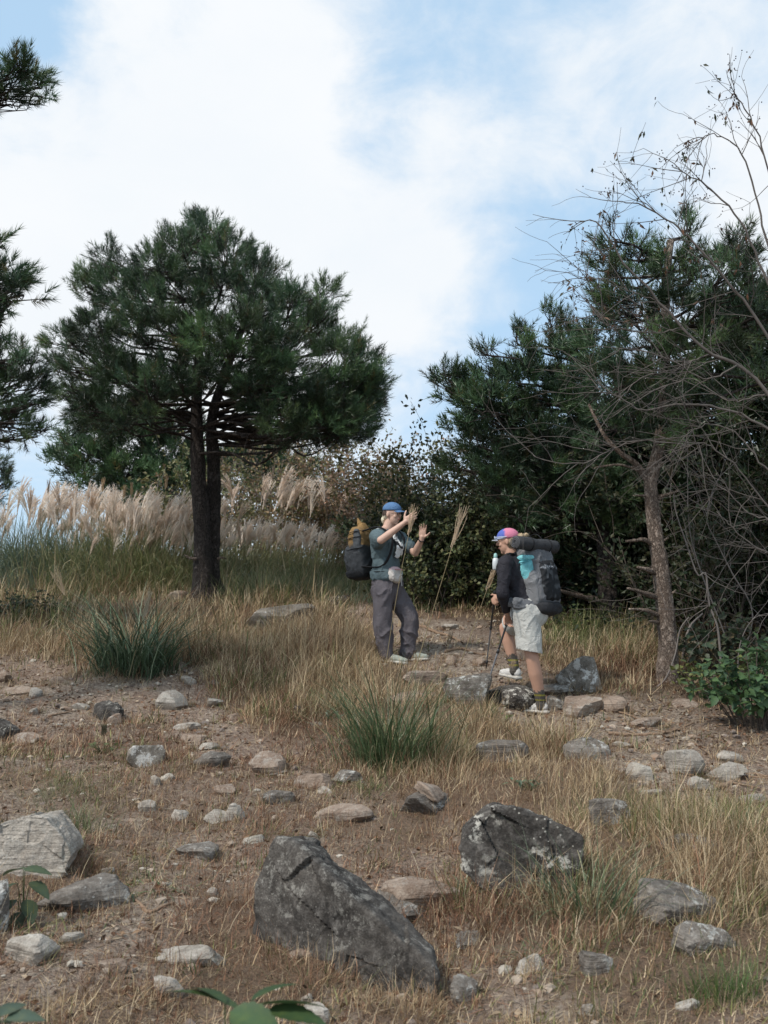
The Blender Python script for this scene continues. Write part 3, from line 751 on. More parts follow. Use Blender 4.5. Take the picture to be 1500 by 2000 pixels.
# ================================================================== SHRUBS AND BARE TREES
def sprout(acc, p, d, L, r, depth, rg, tips, droop=0.0, spread=0.6, ns=4, kids=3, wig=0.12, minr=0.0012):
    n = 6 if ns > 4 and minr < .0016 else 4
    pts = [p]; q = p.copy(); dd = d.copy()
    for i in range(n):
        dd = nrm(dd + rg.normal(0, wig, 3) + np.array([0, 0, -droop])); q = q + dd * L / n; pts.append(q)
    pts = np.array(pts)
    tube(acc, pts, np.linspace(r, max(minr, r * 0.45), n + 1), ns if r > 0.004 else 3, cap=False)
    if depth <= 0:
        tips.append((pts, dd)); return
    for k in range(kids):
        j = int(rg.integers(1, n + 1)); a = nrm(np.gradient(pts, axis=0)[j])
        nd = nrm(a + rg.normal(0, spread, 3))
        sprout(acc, pts[j], nd, L * (0.5 + 0.3 * rg.random()), max(minr, r * 0.5), depth - 1, rg, tips, droop, spread, ns, kids, wig, minr)
    tips.append((pts, dd))
def leaf_cards(acc, pos, dirs, L, W, cols, rg):
    "small creased leaves: four triangles each"
    n = len(pos)
    a, b = frames(dirs)
    ph = rg.random(n) * 6.28
    s = a * np.cos(ph)[:, None] + b * np.sin(ph)[:, None]; up = np.cross(dirs, s)
    L = np.broadcast_to(L, (n,))[:, None]; W = np.broadcast_to(W, (n,))[:, None]
    v = np.stack([pos, pos + dirs * L * .45 + s * W + up * W * .35, pos + dirs * L * .5 - up * W * .1, pos + dirs * L * .45 - s * W + up * W * .35, pos + dirs * L - up * L * .12], 1).reshape(-1, 3)
    o = (np.arange(n) * 5)[:, None]
    t = np.concatenate([o + np.array([[0, 2, 1]]), o + np.array([[0, 3, 2]]), o + np.array([[1, 2, 4]]), o + np.array([[2, 3, 4]])])
    acc.add(v, tris=t, col=np.repeat(cols, 5, 0))
def leaf_pairs(acc, pos, dirs, L, W, cols, rg):
    "far leaves: two triangles folded along the midrib"
    n = len(pos); a, b = frames(dirs); ph = rg.random(n) * 6.28
    s = a * np.cos(ph)[:, None] + b * np.sin(ph)[:, None]; up = np.cross(dirs, s)
    L = np.broadcast_to(L, (n,))[:, None]; W = np.broadcast_to(W, (n,))[:, None]
    v = np.stack([pos, pos + dirs * L * .5 + s * W * 1.15 + up * W * .35, pos + dirs * L, pos + dirs * L * .5 - s * W * 1.15 + up * W * .35], 1).reshape(-1, 3)
    o = (np.arange(n) * 4)[:, None]
    acc.add(v, tris=np.concatenate([o + np.array([[0, 1, 2]]), o + np.array([[0, 2, 3]])]), col=np.repeat(cols, 4, 0))
def shrub(name, label, base, h, spread, nstem, leafcols, nleaf, leafL, seed, twig='twig_grey', depth=2, kids=3, cat='bush', dens_twig=1.0, lean=(0, 0, 0), group=None, r0=0.012, droop=0.0, wide=0.6):
    rg = np.random.default_rng(seed)
    root = thing(name, base, label, cat, group)
    st = Acc(); tips = []
    for i in range(nstem):
        o = np.array([rg.normal(0, spread * .3), rg.normal(0, spread * .22), 0])
        p = base + o; p[2] = gz(p[0], p[1]) - 0.03
        d = nrm(np.array([o[0] * 1.0, o[1] * .8, 0]) / max(spread, .1) + np.array(lean) + np.array([0, 0, 1.0]) + rg.normal(0, .18, 3))
        sprout(st, p, d, h * (0.55 + 0.3 * rg.random()), r0, depth, rg, tips, droop, wide, 3, kids, minr=0.0016 * base[1] / 9)
    put('branches', st.mesh(name + '_branches'), M[twig], root)
    if nleaf:
        nleaf = int(nleaf * 1.9); leafL = leafL * 1.35
        k = rg.integers(0, len(tips), nleaf)
        pos = np.array([tips[j][0][rg.integers(1, len(tips[j][0]))] for j in k]) + rg.normal(0, 0.05, (nleaf, 3))
        d = nrm(np.array([tips[j][1] for j in k]) * .4 + rg.normal(0, .7, (nleaf, 3)))
        lc = np.asarray(leafcols)
        cl = lc[rg.integers(0, len(lc), nleaf)] * (0.7 + 0.6 * rg.random((nleaf, 1)))
        lf = Acc(); leaf_pairs(lf, pos, d, leafL * (.6 + .7 * rg.random(nleaf)), leafL * .28, cl, rg)
        put('foliage', lf.mesh(name + '_leaves', False), M['leaf'], root, kind='stuff')
    return root
def at(u, Yp):
    x = P(u, 1100, Yp)[0]; return np.array([x, Yp, gz(x, Yp)])
OLIVE = [(0.16, 0.16, 0.07), (0.21, 0.19, 0.09), (0.12, 0.14, 0.06)]
BROWN = [(0.22, 0.15, 0.095), (0.19, 0.14, 0.10), (0.27, 0.19, 0.11), (0.15, 0.13, 0.08)]
RED = [(0.28, 0.17, 0.12), (0.23, 0.16, 0.11), (0.20, 0.17, 0.10)]
DEEP_SHADE = [(0.024, 0.040, 0.018), (0.034, 0.046, 0.021), (0.048, 0.050, 0.024)]  # leaf colours darkened to carry the shade under the pines
MID = [(0.18, 0.19, 0.09), (0.24, 0.20, 0.12), (0.12, 0.15, 0.07), (0.30, 0.25, 0.15)]
shrub('bush', 'olive leafy bush just right of the two-trunk pine, behind the silver grass', at(455, 23), 2.3, 1.5, 26, OLIVE, 4200, 0.07, 71)
shrub('bush', 'tan twiggy bush behind the tall silver plumes', at(530, 22), 2.1, 2.0, 30, BROWN + OLIVE, 3200, 0.06, 72)
shrub('bush', 'brown-leaved bush left of the man in the blue cap, below the distant pine', at(640, 21), 2.35, 1.7, 34, BROWN + OLIVE, 6200, 0.06, 73)
shrub('bush', 'grey and reddish twiggy bush rising right behind the man in the blue cap', at(730, 20), 1.95, 1.7, 38, RED + BROWN, 4600, 0.055, 74, twig='twig_grey')
shrub('bush', 'low grey thicket behind the man and his raised hands', at(790, 17.5), 1.1, 1.3, 34, BROWN + MID, 4200, 0.05, 75)
shrub('bush', 'yellow-green loose bush with thin stems where the pine wood begins', at(850, 16.0), 1.9, 1.1, 22, [(0.17, 0.16, 0.06), (0.10, 0.11, 0.05), (0.13, 0.12, 0.05)], 3600, 0.06, 76, twig='twig_deep')
shrub('bush', 'dark green thicket behind the tall single plume', at(880, 14.4), 1.2, 1.1, 30, MID[:1] + MID[2:3] + DEEP_SHADE[:2], 5200, 0.055, 77, twig='twig_deep')
shrub('bush', 'dark thicket behind the striding hiker', at(985, 15.0), 1.8, 1.3, 32, DEEP_SHADE, 5200, 0.055, 78, twig='twig_deep')
shrub('bush', 'dark thicket in the shade between the two trunks', at(1120, 15.5), 1.8, 1.6, 34, DEEP_SHADE, 5200, 0.06, 79, twig='twig_deep')
shrub('bush', 'tangled dead brush right of the scaly trunk', at(1400, 11.5), 2.2, 1.5, 20, DEEP_SHADE, 2400, 0.05, 80, twig='twig_deep', wide=0.8)
shrub('bush', 'tangled brush at the right edge behind the leafy green bush', at(1520, 11.0), 2.0, 1.4, 18, DEEP_SHADE, 3000, 0.05, 81, twig='twig_deep', wide=0.8)
shrub('bush', 'shaded thicket deep behind the scaly trunk', at(1330, 13.5), 2.0, 1.8, 30, DEEP_SHADE, 5200, 0.06, 83, twig='twig_deep', wide=0.7)

# bare fruit tree leaning in from the right edge
rg = np.random.default_rng(91)
Yt = 8.2
bt = at(1590, Yt)
bare = thing('bare_tree', bt, 'nearly leafless grey tree leaning in from the right edge, with narrow leaves and berries', 'tree')
tk = Acc(); tube(tk, smooth_path([bt - np.array([0, 0, .1]), P(1585, 1200, Yt), P(1570, 1000, Yt), P(1560, 850, Yt), P(1550, 700, Yt)], 24), np.linspace(0.075, 0.045, 24), 10, rough=.1)
put('trunk', tk.mesh('bare_tree_trunk'), M['twig_bare'], bare)
limbs = [[(1560, 860), (1500, 770), (1440, 712), (1385, 690), (1330, 640), (1290, 590), (1225, 520), (1180, 450), (1150, 430), (1120, 446)],
         [(1555, 760), (1490, 640), (1430, 560), (1360, 480), (1320, 440), (1250, 400), (1205, 395)],
         [(1552, 720), (1500, 560), (1455, 450), (1400, 380), (1350, 345), (1310, 322)],
         [(1552, 700), (1510, 520), (1480, 400), (1450, 300), (1400, 265), (1365, 268)],
         [(1552, 680), (1530, 480), (1500, 330), (1470, 240), (1445, 200), (1430, 183)],
         [(1570, 900), (1500, 840), (1420, 800), (1330, 790), (1250, 800), (1200, 770), (1160, 760)],
         [(1440, 712), (1380, 740), (1300, 700), (1230, 680), (1190, 690)],
         [(1385, 690), (1320, 720), (1250, 740), (1210, 780)],
         [(1500, 770), (1420, 780), (1350, 740), (1290, 760)],
         [(1570, 960), (1500, 920), (1440, 850), (1380, 830), (1320, 860)],
         [(1575, 1000), (1510, 1000), (1455, 930), (1400, 880), (1370, 867), (1345, 872)],
         [(1330, 640), (1280, 650), (1200, 640), (1160, 610)], [(1290, 590), (1230, 570), (1180, 545), (1140, 548)],
         [(1340, 870), (1250, 860), (1190, 880), (1140, 905), (1080, 903), (1040, 890)],
         [(1580, 1060), (1520, 1020), (1460, 1000), (1420, 960), (1390, 940)],
         [(1580, 1100), (1500, 1080), (1440, 1040), (1400, 1000)]]
fine = Acc(); tips = []
for i, L in enumerate(limbs):
    ac = Acc()
    off = rg.normal(0, .22)
    pts = [P(u, v, Yt + (1560 - u) / 420 * off) for u, v in L]
    sp = smooth_path(pts, 26) + rg.normal(0, .006, (26, 3))
    r0 = .62 * [.030, .024, .02, .018, .016, .022, .012, .011, .012, .016, .014, .009, .008, .010, .012, .012][i]
    tube(ac, sp, np.linspace(r0, .0032, 26), 7, rough=.12, seed=i)
    put('branch', ac.mesh('bare_branch'), M['twig_bare'], bare)
    for k in range(10 if i in (2, 3, 4) else (15 if i < 5 else 11)):
        j = int(rg.integers(4, 26)); a = nrm(np.gradient(sp, axis=0)[j])
        nd = nrm(a + rg.normal(0, .6, 3)); nd = nrm(nd * np.array([1, .8, 1]))
        sprout(fine, sp[j], nd, (.16 if i in (3, 4) else .30) + .30 * rg.random(), .0042, 1, rg, tips, 0, .55, 4, 3, .14, .0014)
put('twigs', fine.mesh('bare_tree_twigs'), M['twig_bare'], bare, kind='stuff')
# leaves: narrow, one object each
lm = []
for k in range(4):
    ac = Acc(); leaf_cards(ac, np.zeros((1, 3)), np.array([[0, 0, -1.0]]), .062, .011, np.array([[(.05, .055, .03), (.09, .055, .035), (.04, .05, .03), (.13, .07, .04)][k]]), rg)
    me = ac.mesh('narrow_leaf', False); me.materials.append(M['leaf']); lm.append(me)
tipp = np.array([t[0][rg.integers(2, len(t[0]))] for t in tips]); tu, tv = to_pix(tipp)
top = tipp[(tv < 640) & (tu > 1100) & (tu < 1560)]
for k in range(260):
    q = top[rg.integers(0, len(top))] + rg.normal(0, .01, 3)
    o = put('leaf', lm[k % 4], None, bare, loc=tuple(q - bt), rot=(rg.normal(0, .6), rg.normal(0, .6), rg.random() * 6.28), scale=(1, 1, .7 + .6 * rg.random()))
be = Acc()
for k in range(520):
    q = top[rg.integers(0, len(top))] + rg.normal(0, .022, 3)
    ellipsoid(be, q, (.0058,) * 3, nu=6, nv=4)
put('berries', be.mesh('berries'), plain('berry', (.035, .022, .028), .4), bare, kind='stuff')

# twiggy vines climbing in front of the dark wood
rg = np.random.default_rng(93)
for i, (lab, L, r) in enumerate([('pale bent vine stem crossing the dark wood right of the scaly trunk', [(1410, 1330), (1402, 1230), (1385, 1180), (1378, 1120), (1362, 1122), (1340, 1060), (1320, 1000), (1315, 960)], .012),
                   ('thin vine hanging straight down through the dark wood', [(1450, 1330), (1400, 1200), (1360, 1090), (1345, 1020), (1343, 940), (1343, 860)], .008),
                   ('forked vine leaning right near the frame edge', [(1440, 1320), (1470, 1200), (1430, 1120), (1400, 1060), (1380, 1010), (1400, 940), (1440, 900)], .009),
                   ('slender sapling stem arching over the leafy green bush', [(1440, 1350), (1445, 1260), (1470, 1210), (1510, 1195)], .006),
                   ('dead stick leaning on the foot of the scaly trunk', [(1277, 1352), (1300, 1325), (1318, 1280), (1328, 1230), (1345, 1205)], .010),
                   ('grey broken stick standing in the brush right of the scaly trunk', [(1330, 1290), (1345, 1230), (1372, 1198)], .02)]):
    Yv = 9.75 + .3 * (i % 3) if i != 4 else YA - .25
    b = G(*L[0]) if i in (4,) else None
    pts = [P(u, v, Yv) for u, v in L]; pts[0][2] = gz(pts[0][0], pts[0][1]) - .02
    sp = smooth_path(pts, 26)
    root = thing('vine' if i < 3 else ('sapling' if i == 3 else 'stick'), pts[0], lab, 'vine' if i < 3 else ('sapling' if i == 3 else 'stick'))
    a = Acc(); tube(a, sp, np.linspace(r, r * .4, 26), 6, rough=.15, seed=i); put('stem', a.mesh('stem'), M['twig_grey'], root)
    if i < 4:
        f = Acc(); tp_ = []
        for k in range(14 if i < 3 else 5):
            j = int(rg.integers(4, 26)); sprout(f, sp[j], nrm(np.gradient(sp, axis=0)[j] * .6 + rg.normal(0, .5, 3)), .35 + .4 * rg.random(), .004, 1, rg, tp_, 0, .6, 4, 2, .2)
        put('twigs', f.mesh('vine_twigs'), M['twig_grey'], root, kind='stuff')

# broad-leaved bushes at the right edge
def leaf_mesh(L, W, col, serr=0.0, fold=.25, curl=.25, n=6, name='leaf'):
    ac = Acc(); t = np.linspace(0, 1, n + 1); w = np.sin(np.pi * t ** .8) ** .8 * W * (1 + serr * np.cos(np.arange(n + 1) * math.pi)); w[0] = w[-1] = W * .02
    mid = np.stack([t * L, 0 * t, -curl * L * t ** 2], -1)
    l = mid + np.stack([0 * t, w, fold * w], -1); r_ = mid + np.stack([0 * t, -w, fold * w], -1)
    v = np.concatenate([l, mid, r_]); m = n + 1; q = []
    for i in range(n): q += [[i, m + i, m + i + 1, i + 1], [m + i, 2 * m + i, 2 * m + i + 1, m + i + 1]]
    c = np.ones((len(v), 1)) * np.asarray(col); c[m:2 * m] *= 1.35
    ac.add(v, quads=q, col=c); me = ac.mesh(name, True); me.materials.append(M['leaf']); return me
def leafy_bush(label, base, rx, ry, h, nl, cols, L, W, seed, name='bush', limit=290, back=None):
    rg = np.random.default_rng(seed)
    root = thing(name, base, label, 'bush')
    st = Acc(); lv = [leaf_mesh(L * s, W * s, c, .12) for c in cols for s in (.8, 1.1)]
    pos = []; 
    for i in range(max(8, nl // 14)):
        a = rg.random() * 6.28; rr = math.sqrt(rg.random())
        e = base + np.array([math.cos(a) * rx * rr, math.sin(a) * ry * rr, 0]); e[2] = gz(e[0], e[1]) + h * (1 - .45 * rr ** 2) * (.55 + .5 * rg.random())
        s = base + (e - base) * .35; s[2] = gz(s[0], s[1]) - .02
        sp = smooth_path([s, (s + e) / 2 + np.array([0, 0, .08]), e], 12); tube(st, sp, np.linspace(.006, .002, 12), 4, cap=False)
        for k in range(18): pos.append(sp[rg.integers(4, 12)] + rg.normal(0, .035, 3))
    put('stems', st.mesh('bush_stems'), M['twig_deep'], root)
    pos = np.array(pos)[:nl * 3]
    order = np.argsort(pos[:, 1])                    # nearest first: those become single leaves
    for k in order[:min(limit, nl)]:
        q = pos[k]; o = put('leaf', lv[rg.integers(0, len(lv))], None, root, loc=tuple(q - base), rot=(rg.normal(0, .5), rg.normal(.1, .5), rg.random() * 6.28))
    rest = order[min(limit, nl):]
    if len(rest):
        ac = Acc(); cc = np.asarray(cols)[rg.integers(0, len(cols), len(rest))]
        d = nrm(rg.normal(0, 1, (len(rest), 3)) * np.array([1, 1, .5])); leaf_cards(ac, pos[rest], d, L, W * .9, cc, rg)
        put('foliage', ac.mesh('bush_foliage', False), M['leaf'], root, kind='stuff')
    return root
BG = [(.055, .105, .045), (.07, .125, .05), (.045, .085, .045)]
leafy_bush('bright green leafy bush on the trail side at the right edge', G(1480, 1425) + np.array([0.05, .15, 0]), .52, .45, .72, 640, BG, .085, .028, 101)
leafy_bush('grey-green bramble with drooping leaves behind the bright bush', G(1430, 1335) + np.array([0, .3, 0]), .6, .5, .6, 420, [(.05, .075, .045), (.07, .085, .055), (.10, .085, .05)], .09, .028, 102, limit=200)
leafy_bush('yellow-green sprays of leaves beside the scaly trunk', G(1400, 1365), .42, .3, .42, 160, [(.13, .15, .05), (.09, .11, .045)], .06, .02, 103, limit=150)
leafy_bush('low shaded leafy weeds under the dark trunk', G(1110, 1235) + np.array([0, .3, 0]), .8, .4, .28, 360, [(.06, .09, .035), (.08, .10, .04)], .06, .018, 104, limit=60)
leafy_bush('dark weedy bush at the left edge beyond the stones', G(50, 1215), .55, .4, .42, 380, [(.05, .07, .04), (.06, .075, .05), (.07, .065, .04)], .06, .02, 105, limit=120)
# ================================================================== GRASS
def ribbons(acc, base, head, lean, L, W, cols, segs=2, droop=0.5, rg=None, tipcol=None):
    "base (n,3); head = azimuth the blade leans to; lean = start tilt; L length; bends over with droop"
    n = len(base)
    h = np.stack([np.cos(head), np.sin(head), 0 * head], -1)
    side = np.stack([-np.sin(head), np.cos(head), 0 * head], -1)
    tw = rg.normal(0, .8, n)[:, None]
    side = side * np.cos(tw) + h * np.sin(tw) * .8
    pts = [base]; p = base.copy(); ang = lean.copy()
    for i in range(segs):
        k = (i + 1) / segs
        a = ang + droop * k ** 1.3
        p = p + (h * np.sin(a)[:, None] + np.array([0, 0, 1.0]) * np.cos(a)[:, None]) * (L / segs)[:, None]
        pts.append(p)
    Wd = W[:, None]
    v = []; c = []
    tipc = cols if tipcol is None else tipcol
    for i in range(segs):
        k = i / segs; w = Wd * (1 - k ** 1.5) * (0.7 if i == 0 else 1)
        v += [pts[i] - side * w, pts[i] + side * w]
        f = 1.0; c += [cols * (1 - k) * f + tipc * k * f] * 2
    v.append(pts[-1]); c.append(tipc)
    m = 2 * segs + 1
    V = np.stack(v, 1).reshape(-1, 3); C = np.stack(c, 1).reshape(-1, 3)
    o = (np.arange(n) * m)[:, None]
    t = []
    for i in range(segs - 1):
        t += [o + np.array([[2 * i, 2 * i + 1, 2 * i + 3]]), o + np.array([[2 * i, 2 * i + 3, 2 * i + 2]])]
    t.append(o + np.array([[2 * segs - 2, 2 * segs - 1, 2 * segs]]))
    acc.add(V, tris=np.concatenate(t), col=C)

TAN = np.array([[.41, .295, .17], [.31, .215, .12], [.54, .42, .27], [.21, .135, .075]])
REDD = np.array([[.27, .14, .085], [.19, .10, .06], [.36, .21, .13], [.12, .065, .04]])
GRN = np.array([[.12, .14, .05], [.17, .17, .065], [.10, .13, .055], [.21, .20, .085]])
HGT = [(560, 1260, 200, 80, .30), (1020, 1480, 190, 60, .17), (1300, 1690, 220, 70, .14), (1150, 1790, 280, 80, .08), (150, 1210, 190, 70, .26), (180, 1105, 230, 40, .55), (1190, 1280, 120, 60, .24), (860, 1175, 90, 25, .25),
       (640, 1380, 170, 50, .12), (560, 1150, 110, 30, .3), (1000, 1380, 100, 25, .1), (750, 1860, 140, 60, .10)]
GREENZ = [(180, 1110, 260, 45, .3), (1160, 1240, 150, 35, .85), (850, 1175, 120, 25, .7), (560, 1160, 110, 25, .5), (150, 1560, 80, 40, .45), (240, 1500, 50, 20, .3), (1330, 1900, 160, 70, .35), (1180, 1620, 300, 40, .15), (1440, 1600, 60, 40, .35), (60, 1190, 110, 60, .35),
          (330, 1700, 80, 30, .4), (1120, 1730, 90, 30, .4), (730, 1540, 60, 20, .3), (320, 1890, 60, 20, .3), (960, 1790, 80, 30, .3), (1000, 1400, 60, 20, .25), (780, 1470, 70, 30, .3), (1060, 1860, 50, 20, .3)]
REDZ = [(300, 1650, 420, 250, .68), (700, 1800, 300, 160, .7), (1230, 1310, 90, 30, .7), (1000, 1820, 220, 90, .5), (150, 1430, 250, 60, .5), (640, 1470, 150, 50, .35)]
def grow_grass(nclump, per, y0, y1, seed, wmul, segs, name_w=1.0):
    rg = np.random.default_rng(seed)
    yc = y0 + (y1 - y0) * rg.random(nclump)
    xc = (rg.random(nclump) * 2 - 1) * (0.47 * yc + 1.1)
    s, u, v = turf_at(xc, yc)
    keep = rg.random(nclump) < np.clip(s * 1.8 - .16, 0.10, 1.0)
    keep &= ~((v < 1215) & (u > 1300) & (rg.random(nclump) < .7))
    xc, yc, s, u, v = xc[keep], yc[keep], s[keep], u[keep], v[keep]
    n = len(xc)
    patch = np.clip(1.0 + .9 * fbm(np.stack([xc, yc], -1) * 2.6 + 70, 2), .35, 1.9)
    hgt = .06 + zone(u, v, HGT) * (.5 + .5 * np.clip(s, 0, 1.2)) * (.45 + .8 * rg.random(n)) * patch + .06 * rg.random(n) * patch
    gr = np.clip(zone(u, v, GREENZ) + .22 * fbm(np.stack([xc, yc], -1) * 2.1, 2) + .03, 0, 1)
    rd = np.clip(zone(u, v, REDZ) + .3 * fbm(np.stack([xc, yc], -1) * 1.6 + 40, 2), 0, 1)
    k = rg.random(n)
    isg = k < gr; isr = (~isg) & (rg.random(n) < rd)
    col = TAN[rg.integers(0, 4, n)]; col = np.where(isr[:, None], REDD[rg.integers(0, 4, n)], col); col = np.where(isg[:, None], GRN[rg.integers(0, 4, n)], col)
    far = np.clip((yc - 11.5) / 4, 0, 1) * (u < 400)
    col = col * (1 - .0 * far[:, None])
    spread = .015 + .06 * rg.random(n) ** 1.5
    hd = rg.normal(.5, 1.4, n)
    rep = lambda a: np.repeat(a, per, 0)
    N_ = n * per
    x = rep(xc) + rg.normal(0, 1, N_) * rep(spread); y = rep(yc) + rg.normal(0, 1, N_) * rep(spread)
    z = terrain(x, y) + np.where(True, .004, 0)
    base = np.stack([x, y, z - .01], -1)
    L = rep(hgt) * (.45 + .75 * rg.random(N_))
    lean = np.abs(rg.normal(.34, .36, N_)) + np.where(rep(hgt) < .15, .5 * rg.random(N_) + .15, 0)
    head = np.arctan2(y - rep(yc), x - rep(xc)) * .6 + rep(hd) * .6 + rg.normal(0, .5, N_)
    W = (.0013 + .0014 * rg.random(N_)) * wmul * (1 + .5 * rep(isg))
    c = rep(col) * (.5 + 1.0 * rg.random((N_, 1)))
    c = np.where((rg.random(N_) < .14)[:, None], TAN[2] * 1.1, c)
    a = Acc()
    ribbons(a, base, head, lean, L, W, c, segs, 1.1 * (.2 + rg.random(N_)) * np.where(rg.random(N_) < .2, -1, 1), rg)
    return a
a = grow_grass(26000, 8, 2.4, 7.5, 201, 1.1, 2)
b_ = grow_grass(20000, 8, 7.2, 12.0, 202, 1.75, 2)
c_ = grow_grass(9500, 7, 11.8, 18.5, 203, 2.9, 2)
for i, (x, nm) in enumerate([(a, 'nearest'), (b_, 'middle'), (c_, 'far')]):
    put('dry_grass', x.mesh('dry_grass_' + nm, False), M['grass'], label=['short reddish dry grass on the stony foreground slope', 'tan dry grass standing knee-high around the hikers', 'olive grass below the silver grass and along the wood'][i], cat='grass', kind='stuff')

# long wiry straw stalks with thin seed heads
rg = np.random.default_rng(207)
n = 9000
y = 2.6 + 9.5 * rg.random(n); x = (rg.random(n) * 2 - 1) * (.47 * y + 1)
s, u, v = turf_at(x, y)
k = rg.random(n) < np.clip(.10 + zone(u, v, [(1330, 1680, 220, 130, .9), (1030, 1480, 200, 60, .6), (560, 1290, 200, 80, .7), (720, 1900, 180, 70, .35), (300, 1650, 300, 150, .16), (1180, 1880, 250, 80, .4)]), 0, 1)
x, y = x[k], y[k]; n = len(x)
ac = Acc(); b0 = np.stack([x, y, terrain(x, y)], -1)
cs_ = np.array([[.55, .44, .28], [.48, .36, .22], [.62, .52, .36], [.40, .24, .14]])[rg.integers(0, 4, n)] * (.7 + .5 * rg.random((n, 1)))
ribbons(ac, b0, rg.normal(.1, 1.1, n), np.abs(rg.normal(.35, .25, n)), .10 + .19 * rg.random(n), .0010 + .0006 * rg.random(n), cs_, 4, .8 * rg.random(n), rg)
put('straw_stalks', ac.mesh('straw_stalks', False), M['grass'], label='long pale wiry straw stalks rising out of the dry grass', cat='grass', kind='stuff')
# litter: dead leaves, straw and stone chips
rg = np.random.default_rng(210)
def scatter(n, y0, y1, rg, f=None):
    y = y0 + (y1 - y0) * rg.random(n) ** .9; x = (rg.random(n) * 2 - 1) * (.47 * y + 1)
    s, u, v = turf_at(x, y)
    k = rg.random(n) < (np.clip(1.1 - s * .6, .15, 1) if f is None else f(s, u, v))
    return x[k], y[k], s[k], u[k], v[k]
x, y, s, u, v = scatter(20000, 2.5, 13, rg, lambda s, u, v: np.clip(.45 + zone(u, v, [(1330, 1410, 180, 60, .6), (200, 1440, 200, 60, .3), (500, 1700, 500, 250, .2)]), 0, 1))
n = len(x); pos = np.stack([x, y, terrain(x, y) + .008], -1)
d = nrm(np.stack([rg.normal(0, 1, n), rg.normal(0, 1, n), rg.normal(.05, .22, n)], -1))
lc = np.array([[.20, .11, .065], [.28, .18, .11], [.14, .075, .045], [.38, .29, .20], [.10, .06, .04]])
ac = Acc(); leaf_cards(ac, pos, d, .022 + .03 * rg.random(n), .006 + .007 * rg.random(n), lc[rg.integers(0, 5, n)] * (.7 + .5 * rg.random((n, 1))), rg)
put('leaf_litter', ac.mesh('leaf_litter', False), M['litter'], label='brown dead leaves scattered over the trail and slope', cat='dead leaves', kind='stuff')
x, y, s, u, v = scatter(26000, 2.4, 12, rg, lambda s, u, v: np.clip(.95 - .25 * s, .3, 1))
n = len(x)
th = rg.random(n) * 6.28; L = .03 + .11 * rg.random(n) ** 1.7
p0 = np.stack([x, y, terrain(x, y) + .006], -1); x1 = x + np.cos(th) * L; y1 = y + np.sin(th) * L
p1 = np.stack([x1, y1, terrain(x1, y1) + .008 + .015 * rg.random(n)], -1)
w = (.0011 + .0018 * rg.random(n))[:, None] * np.stack([-np.sin(th), np.cos(th), 0 * th], -1)
up = np.array([0, 0, .002])
V_ = np.stack([p0 - w, p0 + w, p1, p0 + up], 1).reshape(-1, 3); o = (np.arange(n) * 4)[:, None]
cc = np.array([[.30, .21, .14], [.42, .33, .23], [.16, .10, .07], [.24, .13, .08]])[rg.integers(0, 4, n)]
ac = Acc(); ac.add(V_, tris=np.concatenate([o + [[0, 3, 2]], o + [[3, 1, 2]], o + [[0, 1, 3]]]), col=np.repeat(cc, 4, 0))
put('straw_litter', ac.mesh('straw_litter', False), M['litter'], label='broken straw and fine sticks lying on bare soil', cat='straw', kind='stuff')

# ------------------------------------------------------------------ silver grass
def plume_mesh(h, head, rg, col, open_=.35, nr=13, lean=.12, stalkw=.0035, name='plume'):
    "a stalk with a one-sided feathery head; root at origin"
    a = Acc()
    top = h - head
    bend = lean
    ts = np.linspace(0, 1, 9)
    path = np.stack([bend * h * ts ** 2, 0 * ts, top * ts], -1)
    tube(a, path, np.linspace(stalkw, stalkw * .6, 9), 4, (.33, .28, .17), cap=False)
    ax = nrm(np.array([bend * 2.2, 0, 1.0]))
    for i in range(nr):
        t0 = (i / nr) * .45 * head
        p = path[-1] + ax * t0
        az = rg.random() * 6.28
        sp = open_ * (.5 + .7 * rg.random())
        d = nrm(ax + sp * np.array([math.cos(az) + .5, math.sin(az), 0]))
        L = head * (.62 + .3 * rg.random()) * (1 - .3 * i / nr)
        n = 7; pts = [p]; dd = d.copy()
        for k in range(n):
            dd = nrm(dd + np.array([.035, 0, -.022 * k * open_ * 3])); pts.append(pts[-1] + dd * L / n)
        pts = np.array(pts)
        tube(a, pts, np.linspace(.0035, .0016, n + 1) * 1.25, 3, col, cap=False)
        # silky hairs
        m = 30; tt = rg.random(m) * .98 * n; j = np.minimum(tt.astype(int), n - 1); q = pts[j] + (pts[j + 1] - pts[j]) * (tt - j)[:, None]
        hd_ = nrm(nrm(pts[j + 1] - pts[j]) * 1.1 + rg.normal(0, .42, (m, 3))); hl = (.022 + .018 * rg.random(m))[:, None]
        sd = nrm(np.cross(hd_, rg.normal(0, 1, (m, 3)))) * .0022
        V = np.stack([q - sd, q + sd, q + hd_ * hl], 1).reshape(-1, 3)
        a.add(V, tris=np.arange(m * 3).reshape(m, 3), col=np.asarray(col) * (.85 + .3 * rg.random()))
    return a
PC = [(.82, .73, .64), (.76, .65, .55), (.85, .78, .70), (.70, .58, .47)]
rg = np.random.default_rng(220)
plumes = []
for k in range(10):
    me = plume_mesh(1.0, .27 + .08 * rg.random(), rg, PC[k % 4], .16 + .22 * rg.random(), 13, .06 + .10 * rg.random(), name='plume').mesh('silver_plume', False)
    me.materials.append(M['plume']); plumes.append(me)
for k in range(3):
    me = plume_mesh(1.0, .22, rg, (.36, .26, .17), .06, 9, .05).mesh('closed_plume', False); me.materials.append(M['plume']); plumes.append(me)
